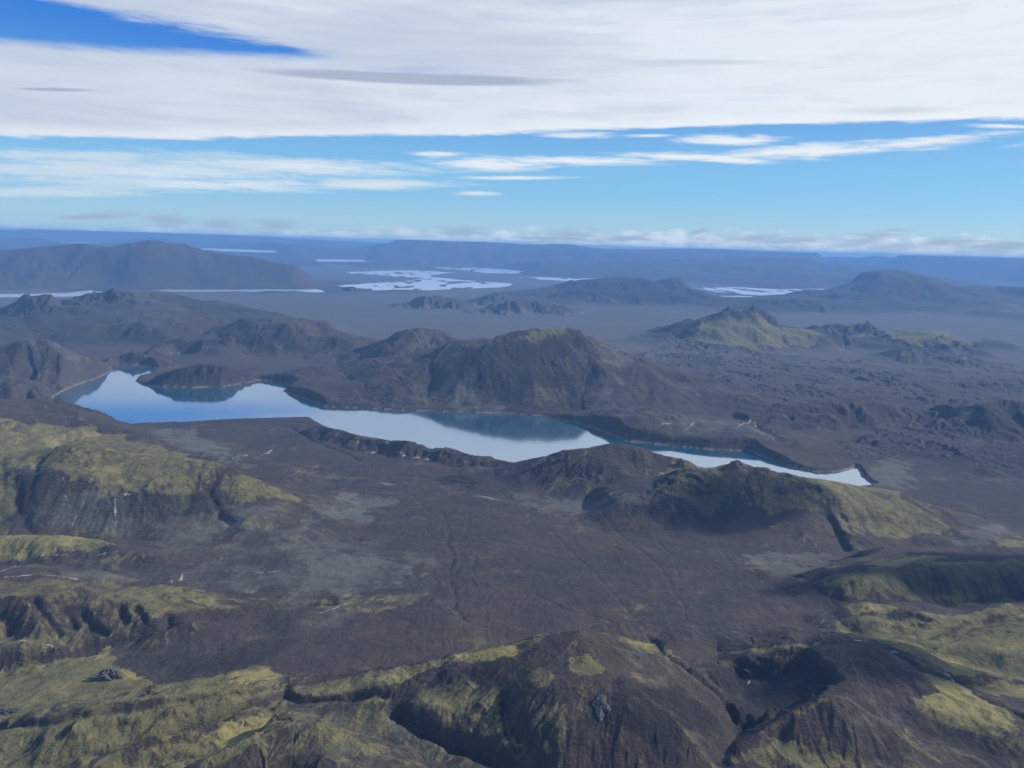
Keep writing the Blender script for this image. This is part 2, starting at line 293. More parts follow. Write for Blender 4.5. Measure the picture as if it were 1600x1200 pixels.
 ('hill', 'mossy crag at the bottom edge below the black hollow', 'hill', [(1130, 1180, 1200), (1190, 1147, 1190), (1240, 1116, 1180), (1290, 1090, 1172), (1325, 1096, 1174), (1370, 1122, 1186), (1420, 1160, 1205)], 1300, .5, 'round'),
 ('hill', 'flat topped moss hill with a shaded front at the right edge', 'hill', [(1260, 905, 918), (1300, 888, 918), (1350, 873, 916), (1420, 865, 914), (1500, 861, 912), (1600, 856, 910), (1760, 848, 905)], 946, .8, 'flat'),
 ('hill', 'low moss hill before the shaded flat one', 'hill', [(1305, 962, 974), (1350, 948, 978), (1420, 950, 982), (1500, 955, 986), (1560, 947, 990), (1720, 930, 985)], 1014, .8, 'round'),
 ('hill', 'smooth yellow green spur entering from the right edge', 'hill', [(1395, 1013, 1028), (1450, 1009, 1042), (1520, 999, 1050), (1600, 985, 1056), (1750, 970, 1060)], 1082, .7, 'round'),
]
def profile(kind, q):
    q = np.clip(q, 0, 1)
    if kind == 'flat':
        e = np.maximum(q - .2, 0) / .8; return (.55 * (1 - e) ** 1.6 + .45 * sstep(0, 1, 1 - e)) * (1 - .06 * q)
    if kind == 'cone': return .4 * (.5 + .5 * np.cos(PI * q)) + .6 * (1 - q) ** 1.12
    if kind == 'cliff': return .62 * sstep(0, 1, (1 - q) / .62) + .38 * (1 - q) ** 1.3
    if kind == 'sharp': return .7 * (1 - q) ** 1.35 + .3 * (1 - q) ** 2.2
    return .5 * (.5 + .5 * np.cos(PI * q)) + .5 * (1 - q) ** 1.3

P4 = np.zeros((NR, NA), f32); BEST = np.zeros((NR, NA), f32); RID = np.full((NR, NA), -1, np.int16)
for hi, (nm, lb, ct, pts, foot, kb, pk) in enumerate(HILLS):
    lam = 1.0
    while True:
        W = []
        for (u, vc, vg) in pts:
            d = ray(u, vc)
            if isinstance(vg, tuple): D = vg[1]; wf = foot
            else:
                zb = 20.0; vq = vc + lam * (vg - vc)
                for _ in range(6):
                    x, y, D = on_plane(u, vq, zb); zb = float(base_z(x, y))
                wf = None
            x, y = d[0] * D, d[1] * D
            W.append([x, y, H + d[2] * D - float(base_z(x, y)), D])
        W = np.array(W)
        if wf is not None: break
        kk = int(np.argmax(W[:, 2])); u, vc, vg = pts[kk]; D = W[kk, 3]
        zb = 20.0
        for _ in range(6):
            x, y, Df = on_plane(u, foot, zb); zb = float(base_z(x, y))
        wf = D - Df
        if W[kk, 2] / wf < (.46 if D < 2100 else .40 if D < 3200 else .62) or lam < .35: break      # no hill of loose cinder is steeper than this
        lam -= .05
    hm = W[:, 2].max(); wf = max(wf, hm * 1.2); wb = max(wf * kb, hm * 1.3)
    W[:, 2] = np.maximum(W[:, 2], 1.0)
    wm = max(wf, wb) * 1.15
    D0, D1 = W[:, 3].min() - wm * 1.1, W[:, 3].max() + wm * 1.1
    i0 = int(max(0, math.floor(ring_of(max(D0, R_MIN))))); i1 = int(min(NR, math.ceil(ring_of(min(D1, R_MAX))) + 1))
    az = np.arctan2(W[:, 0], W[:, 1]); da = wm * 1.1 / W[:, 3].min()
    j0 = int(np.clip((az.min() - da + A_MAX) / (2 * A_MAX) * NA, 0, NA - 2)); j1 = int(np.clip((az.max() + da + A_MAX) / (2 * A_MAX) * NA + 1, 2, NA))
    if i1 - i0 < 2 or j1 - j0 < 2: continue
    sl = (slice(i0, i1), slice(j0, j1))
    x = X[sl]; y = Y[sl]
    wl = max(wf, wb) * .9
    wx = perlin(x / wl, y / wl, hi + 3); wy = perlin(x / wl, y / wl, hi + 60)
    wx2 = perlin(x / (wl * .33), y / (wl * .33), hi + 13); wy2 = perlin(x / (wl * .33), y / (wl * .33), hi + 160)
    dmin = np.full(x.shape, 1e9, f32); hs = np.zeros(x.shape, f32); ws = np.zeros(x.shape, f32); sdy = np.zeros(x.shape, f32)
    for k in range(len(W) - 1):
        ax, ay, ah, aD = W[k]; bx, by, bh, bD = W[k + 1]
        L2 = (bx - ax) ** 2 + (by - ay) ** 2
        t = np.clip(((x - ax) * (bx - ax) + (y - ay) * (by - ay)) / L2, 0, 1)
        dx = x - (ax + t * (bx - ax)); dy = y - (ay + t * (by - ay)); h = ah + t * (bh - ah)
        d0 = np.hypot(dx, dy) + 1e-3
        wk = (math.sqrt(L2) / (d0 * d0 + (.02 * wl) ** 2) ** 1.6 * wl ** 2.2).astype(f32)      # near pieces of the crest decide the height
        hs += wk * h; ws += wk; sdy += wk * (dy / d0)
        np.minimum(dmin, d0, out=dmin)
    h = hs / ws; s = .5 - .5 * sdy / ws
    rel = np.clip(dmin / (wl * .35), 0, 1)                     # no warp on the crest itself
    d = np.clip(dmin + (wx * .24 + wx2 * .10) * wl * rel, 0, None)
    w = (wb + (wf - wb) * s) * np.clip(h / hm, .12, 1) ** .6
    q = d / w; q = np.sqrt(q * q + .0016) - .04
    best = (h * profile(pk, q * .93)).astype(f32)
    P4[sl] += (best / 100) ** 8
    r = best / hm; up = (best > BEST[sl]) & (best > max(4.0, .07 * hm))
    BEST[sl] = np.where(up, best, BEST[sl]); RID[sl] = np.where(up, hi, RID[sl])
HH = np.sqrt(np.sqrt(np.sqrt(P4))) * 100; del P4
print('hills', time.time() - T0)

# ------------------------------------------------------------------ waters
def pix_poly(pts, z=0.0): return np.array([on_plane(u, v, z)[:2] for u, v in pts])
MAIN = pix_poly([(84, 620), (110, 606), (150, 592), (177, 580), (173, 573), (186, 570.5), (225, 571), (243, 576), (238, 582), (216, 589), (211, 596), (222, 602), (250, 605), (300, 606), (345, 605), (385, 599), (405, 594.5), (435, 597), (457, 603), (441, 611), (455, 618), (480, 626), (505, 635.5), (560, 638), (620, 641), (680, 643), (740, 645), (800, 647), (850, 651), (900, 661), (940, 674), (975, 689), (1040, 696), (1110, 703), (1172, 706), (1190, 714), (1230, 728), (1275, 739), (1300, 739), (1322, 735), (1337, 730), (1345, 744), (1364, 758), (1320, 764), (1230, 766), (1100, 752), (1000, 724), (930, 722), (850, 728), (800, 725), (740, 719), (690, 708), (640, 699), (590, 687), (540, 677), (508, 667), (486, 653.5), (400, 655.5), (300, 660), (200, 664), (130, 668), (90, 640)])
LAKES = [
 ('lake', 'long pale mountain lake winding across the middle of the picture', MAIN),
 ('pond', 'tiny pale pond behind the dark peninsula hill', pix_poly([(253, 556), (275, 552.5), (303, 553), (302, 557.5), (268, 558.5)])),
 ('river', 'thin pale river reach at the left edge behind the craggy mountain', pix_poly([(-150, 460), (60, 459.5), (120, 457.5), (145, 453), (152, 456.5), (122, 462), (60, 463.5), (-150, 465)])),
 ('river', 'straight pale river reach below the rocky blue foothill', pix_poly([(196, 453), (300, 453), (400, 453), (480, 453), (545, 449), (549, 455), (480, 457), (400, 457), (300, 455.5)])),
 ('lake', 'braided pale lake with sandbars in front of the jagged range', pix_poly([(540, 447), (580, 443), (640, 441), (662, 437), (640, 433), (600, 430), (560, 428), (550, 425), (590, 424), (650, 422.5), (680, 424.5), (705, 426), (670, 429), (664, 432), (700, 436), (740, 439), (790, 443), (788, 447), (740, 450), (700, 452), (640, 454), (550, 455.5)])),
 ('lake', 'narrow pale lake just behind the braided one', pix_poly([(688, 417.5), (740, 418), (790, 421), (810, 424), (800, 427.5), (760, 426.5), (752, 423.5), (720, 422.5), (700, 421)])),
 ('lake', 'faint sliver of water right of the narrow pale lake', pix_poly([(815, 434), (850, 433.5), (950, 436), (948, 440), (900, 439.5), (850, 436.5)])),
 ('lake', 'thin bright water below the far left plateau', pix_poly([(298, 387.5), (350, 388.5), (422, 391.5), (420, 394.5), (370, 393), (300, 390.5)], 430), 430),
 ('lake', 'small bright water left of the jagged range', pix_poly([(498, 404.5), (560, 405.5), (562, 408.5), (508, 408.5)], 200), 200),
 ('lake', 'tiny bright water behind the pointed dome', pix_poly([(78, 380.5), (112, 378.5), (172, 380.5), (174, 384), (112, 382.5)], 480), 480),
 ('lake', 'pale shallow lake with bars behind the long flat mound', pix_poly([(1100, 450), (1160, 449.5), (1230, 452.5), (1312, 450.5), (1314, 455), (1284, 459), (1306, 463), (1270, 467), (1220, 463.5), (1125, 457)])),
 ('lake', 'small bright pool at the foot of the two peaked hill', pix_poly([(1120, 462.5), (1165, 463), (1184, 468), (1160, 472), (1128, 468.5)])),
 ('lake', 'bright far lake beside the nose of the table mountain', pix_poly([(1303, 424), (1370, 427), (1384, 431), (1340, 435), (1313, 430.5)])),
]
def poly_sd(P, x, y):      # > 0 inside
    inside = np.zeros(x.shape, bool); d2 = np.full(x.shape, 1e18)
    n = len(P)
    for i in range(n):
        ax, ay = P[i]; bx, by = P[(i + 1) % n]
        ex, ey = bx - ax, by - ay
        t = np.clip(((x - ax) * ex + (y - ay) * ey) / (ex * ex + ey * ey + 1e-9), 0, 1)
        d2 = np.minimum(d2, (x - ax - t * ex) ** 2 + (y - ay - t * ey) ** 2)
        c = ((ay <= y) & (by > y)) | ((by <= y) & (ay > y))
        inside ^= c & (x < ax + (y - ay) / np.where(abs(by - ay) < 1e-9, 1e-9, by - ay) * ex)
    d = np.sqrt(d2); return np.where(inside, d, -d)
def box_slice(P, pad):
    D = np.hypot(P[:, 0], P[:, 1]); az = np.arctan2(P[:, 0], P[:, 1]); da = pad / D.min()
    i0 = int(max(0, ring_of(max(D.min() - pad, R_MIN)) - 1)); i1 = int(min(NR, ring_of(min(D.max() + pad, R_MAX)) + 2))
    j0 = int(np.clip((az.min() - da + A_MAX) / (2 * A_MAX) * NA - 1, 0, NA - 2)); j1 = int(np.clip((az.max() + da + A_MAX) / (2 * A_MAX) * NA + 2, 2, NA))
    return slice(i0, i1), slice(j0, j1)

# ------------------------------------------------------------------ relief
Z0 = B + HH
gi, gj = None, None
def slope_dir(Z):
    dr = np.gradient(Z, axis=0) / SP[:, None].astype(f32)
    dt = np.gradient(Z, axis=1) / ASP[:, None].astype(f32)
    sa = np.sin(aa)[None, :].astype(f32); ca = np.cos(aa)[None, :].astype(f32)
    return dr * sa + dt * ca, dr * ca - dt * sa
RILL = np.zeros((NR, NA), f32)
def gullies(Z, cell, amp, seed, i0=0):
    k = rings_for(cell * .8)
    if k - i0 < 3: return Z
    gx, gy = slope_dir(Z); gx = gx[i0:k]; gy = gy[i0:k]
    sm = np.hypot(gx, gy) + 1e-4
    dx, dy = -gy / sm, gx / sm
    px = X[i0:k] / f32(cell); py = Y[i0:k] / f32(cell)
    ix = np.floor(px); iy = np.floor(py); fx = px - ix; fy = py - iy
    ix = ix.astype(np.int32); iy = iy.astype(np.int32)
    va = np.zeros_like(fx); wt = np.zeros_like(fx)
    for a in (-1, 0, 1):
        for b in (-1, 0, 1):
            h = PERM[(PERM[(ix + a + seed) & 255] + iy + b) & 255]
            ox = fx - a - GX[h] * f32(.3) - f32(.5); oy = fy - b - GY[h] * f32(.3) - f32(.5)
            w = np.exp(-2.2 * (ox * ox + oy * oy))
            va += np.cos((ox * dx + oy * dy) * f32(2 * PI * 1.05) + GX[h]) * w; wt += w
    va /= wt
    s = np.clip(sm, 0, .75) * sstep(.06, .28, sm)
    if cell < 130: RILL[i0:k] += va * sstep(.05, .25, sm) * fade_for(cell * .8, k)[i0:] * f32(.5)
    s = s * (.42 + .58 * sstep(2300, 4200, DD[i0:k])) if cell > 60 else s * (.7 + .3 * sstep(2300, 4200, DD[i0:k]))
    Z = Z.copy(); Z[i0:k] += (va * s * f32(cell * amp) * fade_for(cell * .8, k)[i0:]).astype(f32)
    return Z
# rolling ground
n1, k = octv(1400, 1); n2, k = octv(520, 2); n3, k = octv(210, 3)
near = (1 - sstep(2400, 3400, DD))
Z = Z0 + (n1 * 6 + n2 * 6 + n3 * 4) * (0.35 + .75 * near) * (1 - .5 * sstep(9000, 14000, DD))
hw = np.clip(HH / 60, 0, 1)
Z += (n3 * 7 + n2 * 10) * hw * (1 - .55 * near)
for wl, a, s in ((1300, 22, 31), (600, 14, 32)):
    o, k = octv(wl, s); Z += o * a * np.clip(HH / 200, 0, 1) * (DD > 9000)
CELLS = ((1500, .10, 11, 9000), (640, .085, 12, 4200), (270, .05, 13, 0), (120, .05, 14, 0), (52, .055, 15, 0), (22, .095, 16, 0), (10, .10, 17, 0))
for c, a, s, dmin in CELLS: Z = gullies(Z, c, a, s, int(max(0, ring_of(dmin))) if dmin else 0)
print('gullies', time.time() - T0)
for wl, a, s in ((95, 1.9, 5), (44, 1.1, 6), (20, .6, 7), (9.5, .34, 8), (5, .18, 9)):
    o, k = octv(wl, s); gx, gy = slope_dir(Z); Z += o * f32(a) * (.45 + 1.6 * np.clip(np.hypot(gx, gy), 0, .7))

cm_, _ = octv(330, 51); c1, _ = octv(75, 52); c2, _ = octv(31, 53); c3, _ = octv(14, 54)
CRAG = sstep(.12, .45, cm_ + .25 * c1) * np.clip(HH / 70, 0, 1) * (DD < 12000)
Z += CRAG * (.45 + .55 * sstep(2300, 3000, DD)) * ((1 - np.abs(c1) * 2) * 7 + (1 - np.abs(c2) * 2) * 4.5 + (1 - np.abs(c3) * 2) * 2)
# braided washes over the ash plain
wx_, _ = octv(420, 55); wy_, _ = octv(130, 56)
fl = perlin((X + 90 * wx_ + 30 * wy_) / f32(34), Y / f32(260), 57); fl2 = perlin((X + 60 * wx_ + 22 * wy_) / f32(14), Y / f32(95), 58)
wash = (1 - np.abs(fl) * 2.4) * 1.1 + (1 - np.abs(fl2) * 2.4) * .5
flat_ = (1 - np.clip(HH / 40, 0, 1)) * (1 - sstep(3300, 5200, DD))
Z += (wash * flat_ * .45).astype(f32)
WASH = (np.clip(wash, -1, 1.6) * flat_).astype(f32)

# hollow of the black crater and the far crater
def hit(u, v, A=None):
    A = Z if A is None else A
    d = ray(u, v); D = 780.0; pz = None
    while D < 60000:
        z = H + d[2] * D; g = sample(A, d[0] * D, d[1] * D)
        if z < g:
            lo = D / 1.008
            for _ in range(14):
                m = .5 * (lo + D)
                if H + d[2] * m < sample(A, d[0] * m, d[1] * m): D = m
                else: lo = m
            break
        D *= 1.008
    return d[0] * D, d[1] * D
def stroke_dist(pts, pad):
    W = np.array([hit(u, v) for u, v in pts]); sl = box_slice(W, pad); x = X[sl]; y = Y[sl]
    d2 = np.full(x.shape, 1e12); tt = np.zeros(x.shape)
    for k in range(len(W) - 1):
        (ax, ay), (bx, by) = W[k], W[k + 1]; ex, ey = bx - ax, by - ay
        t = np.clip(((x - ax) * ex + (y - ay) * ey) / (ex * ex + ey * ey + 1e-9), 0, 1)
        q = (x - ax - t * ex) ** 2 + (y - ay - t * ey) ** 2
        d2 = np.minimum(d2, q)
    return sl, np.sqrt(d2), x, y
def wobble(x, y, wl, seed): return perlin(x / f32(wl), y / f32(wl), seed) + .5 * perlin(x / f32(wl * .45), y / f32(wl * .45), seed + 5)
# stream cuts and gorges: (points, half width m, depth m)
CUTS = [
 ([(690, 800), (703, 830), (698, 850), (710, 868), (702, 890), (704, 912), (714, 935), (710, 950), (728, 972)], 5, 2.2),
 ([(640, 770), (672, 800), (690, 815), (700, 838)], 4, 1.4), ([(735, 790), (728, 830), (716, 850), (720, 880), (708, 905)], 4, 1.2), ([(745, 860), (738, 890), (752, 915), (740, 940)], 4, 1.0),
 ([(940, 800), (975, 840), (1012, 868), (1030, 885), (1046, 905), (1052, 925), (1068, 945), (1070, 966), (1040, 980), (1022, 996), (1038, 1016)], 4.5, 1.7),
 ([(860, 830), (900, 870), (930, 895), (960, 930), (1000, 975), (1018, 988)], 4, 1.3), ([(840, 930), (890, 955), (940, 965), (990, 982), (1018, 996)], 4, 1.8), ([(1120, 850), (1150, 890), (1180, 920), (1230, 950)], 4, 1.2), ([(1020, 830), (1050, 870), (1062, 900), (1060, 925)], 4, 1.2),
 ([(430, 842), (500, 855), (560, 868), (640, 882), (680, 885)], 4, 1.6), ([(380, 825), (460, 826), (560, 820), (640, 812)], 4, 1.4), ([(560, 950), (600, 925), (650, 905), (690, 890)], 4, 1.2),
 ([(1020, 998), (1042, 1020), (1062, 1032), (1098, 1058), (1128, 1082), (1156, 1108), (1158, 1128), (1142, 1150), (1120, 1180)], 11, 16),
 ([(622, 1108), (660, 1135), (700, 1150), (740, 1168), (800, 1188), (830, 1200)], 9, 26),
 ([(787, 1085), (795, 1125), (812, 1160), (830, 1185), (845, 1200)], 8, 20),
 ([(806, 1115), (818, 1145), (834, 1175)], 6, 12),
 ([(850, 1140), (862, 1165), (866, 1185)], 5, 8),
 ([(0, 1040), (60, 1032), (110, 1022), (180, 1000), (245, 978), (320, 962), (400, 950), (460, 945), (520, 942)], 9, 9),
 ([(0, 1136), (70, 1128), (140, 1112), (220, 1104), (300, 1092), (390, 1080), (430, 1072), (450, 1062)], 8, 9),
 ([(90, 1198), (200, 1170), (260, 1148), (310, 1128), (370, 1120), (420, 1100), (448, 1080)], 7, 10),
 ([(446, 1075), (447, 1090), (470, 1094), (540, 1090), (600, 1083)], 6, 8),
 ([(52, 935), (75, 968), (92, 990)], 7, 10), ([(0, 960), (18, 985)], 8, 10), ([(102, 955), (116, 978)], 7, 9), ([(130, 955), (145, 980), (165, 985)], 8, 12), ([(186, 948), (198, 970)], 6, 9), ([(212, 948), (225, 965)], 6, 8), ([(262, 962), (264, 974)], 8, 12),
 ([(325, 765), (338, 790), (344, 806), (360, 815)], 11, 11), ([(22, 740), (28, 790), (46, 830)], 16, 15), ([(0, 720), (6, 760)], 15, 10), ([(60, 715), (50, 760), (45, 800)], 12, 7),
 ([(1298, 805), (1310, 830), (1322, 855)], 12, 22), ([(1318, 808), (1330, 830)], 8, 8), ([(1345, 810), (1352, 832)], 8, 8), ([(1200, 650), (1180, 662), (1195, 672), (1215, 685), (1235, 688)], 24, 18),
 ([(1390, 1012), (1420, 1028), (1440, 1040), (1490, 1058), (1560, 1064), (1640, 1068)], 11, 16),
 ([(1490, 1062), (1512, 1075), (1520, 1083), (1570, 1105), (1620, 1130)], 5, 5),
 ([(1480, 945), (1540, 938), (1620, 930)], 9, 9), ([(1450, 995), (1520, 975), (1620, 955)], 9, 8), ([(1400, 1000), (1500, 993), (1570, 985)], 6, 6),
 ([(455, 668), (490, 690), (545, 710), (560, 720)], 10, 6), ([(505, 700), (540, 690), (600, 700)], 8, 5), ([(440, 742), (500, 728), (548, 722)], 8, 5),
]
CUTM = np.zeros((NR, NA), f32)
for i, (pts, hw_, dep) in enumerate(CUTS):
    if pts[0][1] > 930 and pts[0][0] < 640: dep *= 1.2
    sl, d, x, y = stroke_dist(pts, hw_ * 6)
    d = d + wobble(x, y, hw_ * 5, 200 + i) * hw_ * .6
    e = np.exp(-np.clip(d / hw_, 0, None) ** 2 * .8) * .75 + np.exp(-np.clip(d / hw_ / 2.4, 0, None) ** 2) * .25
    Z[sl] -= (e * dep).astype(f32)
    CUTM[sl] = np.maximum(CUTM[sl], np.exp(-(np.clip(d, 0, None) / hw_) ** 2))
def hollow(pts, soft, dep, seed):
    W = np.array([hit(u, v) for u, v in pts]); sl = box_slice(W, soft * 3); x = X[sl]; y = Y[sl]
    sd = poly_sd(W, x, y) + wobble(x, y, soft * 3.5, seed) * soft * .9 + wobble(x, y, soft * .8, seed + 7) * soft * .35
    Z[sl] -= (sstep(-soft, soft, sd) * dep).astype(f32); return sl, sd
hollow([(1125, 1060), (1150, 1035), (1220, 1030), (1262, 1026), (1300, 1050), (1280, 1065), (1270, 1085), (1215, 1100), (1170, 1130), (1150, 1110)], 24, 30, 301)
hollow([(1290, 513), (1320, 510), (1345, 509), (1340, 518), (1300, 520)], 60, 55, 302)
hollow([(1385, 960), (1420, 958), (1460, 968), (1430, 976), (1395, 974)], 12, 12, 303)
# lava field
lava_poly = np.array([on_plane(u, v, 15)[:2] for u, v in [(985, 560), (1050, 540), (1200, 548), (1400, 575), (1560, 572), (1760, 590), (1900, 760), (1600, 748), (1500, 730), (1425, 712), (1330, 712), (1310, 690), (1340, 668), (1250, 650), (1180, 640), (1120, 605), (1040, 585), (960, 578)]])
sl = box_slice(lava_poly, 800); x = X[sl]; y = Y[sl]
LAV = np.zeros((NR, NA), f32); LOBE = np.zeros((NR, NA), f32)
sd = poly_sd(lava_poly, x, y) + wobble(x, y, 500, 77) * 160 + wobble(x, y, 120, 78) * 40
LAV[sl] = sstep(-60, 120, sd)
r1 = 1 - np.abs(perlin(x / 230, y / 230, 80)) * 1.6; r2 = 1 - np.abs(perlin(x / 66 + perlin(x / 50, y / 50, 88), y / 66, 81)) * 1.6; r3 = 1 - np.abs(perlin(x / 30, y / 30, 82)) * 1.6
r4 = 1 - np.abs(perlin(x / 21, y / 21, 86)) * 1.6
big = .7 * perlin(x / 700, y / 420, 83) + .6 * perlin(x / 210, y / 150, 84) + .6 * perlin(x / 80, y / 80, 85)
nearw = 1 - sstep(4300, 6500, np.hypot(x, y))
lobe = sstep(-.05, .10, big + .28 * nearw)
rough_ = sstep(-.35, .45, perlin(x / 520, y / 380, 87) + .5 * perlin(x / 150, y / 150, 89))
LOBE[sl] = lobe * LAV[sl] * (HH[sl] < 45) * (.25 + .75 * rough_)
Z[sl] += (LOBE[sl] * (7 + 5 * r1 + 5 * r2 + 4 * r3 + 3 * r4) + LAV[sl] * (5 * r2 + 3 * r3) * (HH[sl] < 60)).astype(f32)
# lake beds
SHORE = np.zeros((NR, NA), f32)
def swell(P, g_):
    E = np.roll(P, -1, 0) - P; ar = np.sum(P[:, 0] * np.roll(P[:, 1], -1) - np.roll(P[:, 0], -1) * P[:, 1])
    nn = np.stack([E[:, 1], -E[:, 0]], -1) * (1 if ar > 0 else -1); nn /= np.linalg.norm(nn, axis=1, keepdims=True) + 1e-9
    vn = nn + np.roll(nn, 1, 0); return P + vn / (np.linalg.norm(vn, axis=1, keepdims=True) + 1e-6) * g_
LAKES = [q if i < 2 else (q[0], q[1], swell(q[2], .008 * np.hypot(q[2][:, 0], q[2][:, 1]).mean())) + tuple(q[3:]) for i, q in enumerate(LAKES)]
LAKES = [(q + (0.0,))[:4] for q in LAKES]
for i, (nm, lb, P, zl) in enumerate(LAKES):
    Dm = np.hypot(P[:, 0], P[:, 1]).mean(); pad = 460 if i < 2 else 2400
    sl = box_slice(P, pad); x = X[sl]; y = Y[sl]
    amp = 6 if i < 2 else Dm * .006
    sd = poly_sd(P, x, y) + wobble(x, y, amp * 9, 400 + i) * amp
    if i < 2:
        ins = -1.5 - np.clip(sd, 0, 60) * .2
        z = Z[sl]
        out = 1.0 + np.clip(-sd, 0, None) * .26
        lim = np.maximum(z, 1.0)
        k = sstep(0, 260, -sd)
        zz = np.where(sd > 0, ins, np.minimum(lim, out + k * 400))
        Z[sl] = zz
        SHORE[sl] = np.maximum(SHORE[sl], np.exp(-(np.clip(-sd, 0, None) / 20) ** 2) * (sd < 0))
    else:
        z = Z[sl]; ins = -3.0
        bars = perlin(x / (Dm * .026), y / (Dm * .07), 500 + i) + .7 * perlin(x / (Dm * .010), y / (Dm * .03), 510 + i)
        ins = np.where((bars > (.25 if i == 10 else .34)) & (i in (4, 5, 6, 10)), 1.6, ins)
        k = sstep(120, 900, -sd); o = np.clip(-sd, 0, None)
        hi_ = 3 + np.clip(o - 60, 0, None) * .12; lo_ = np.where(zl > 0, 2 - o * .12, 1.5)
        zz = np.where(sd > 0, ins + zl, np.clip(z, zl + lo_, zl + hi_) * (1 - k) + z * k)
        Z[sl] = zz
Z = np.where(Z > 1020, 1020 + 60 * np.tanh((Z - 1020) / 60), Z).astype(f32)
print('relief', time.time() - T0)

# ------------------------------------------------------------------ cover: moss, pale silt, dark rock and painted shade as per-point masks on the ground
gx, gy = slope_dir(Z); SL = np.hypot(gx, gy)
def paint(A, pts, soft, k=1.0, seed=0, rag=1.0, mode='max'):
    W = np.array([hit(u, v) for u, v in pts]); sl = box_slice(W, soft * 4); x = X[sl]; y = Y[sl]
    sd = poly_sd(W, x, y) + (wobble(x, y, soft * 3, 600 + seed) * .9 + wobble(x, y, soft * .8, 620 + seed) * .5) * soft * rag
    m = (sstep(-soft * .6, soft * .6, sd) * k).astype(f32)
    if mode == 'max': A[sl] = np.maximum(A[sl], m)
    elif mode == 'sub': A[sl] *= 1 - m
MOSS = np.zeros((NR, NA), f32); YEL = np.zeros((NR, NA), f32); PALE = np.zeros((NR, NA), f32)
nz, _ = octv(260, 41); nz2, _ = octv(90, 42); nz3, _ = octv(33, 43); nz4, _ = octv(13, 44)
NZ = nz * .5 + nz2 * .35 + nz3 * .25 + nz4 * .18
reg = np.zeros((NR, NA), f32)      # how readily moss grows here
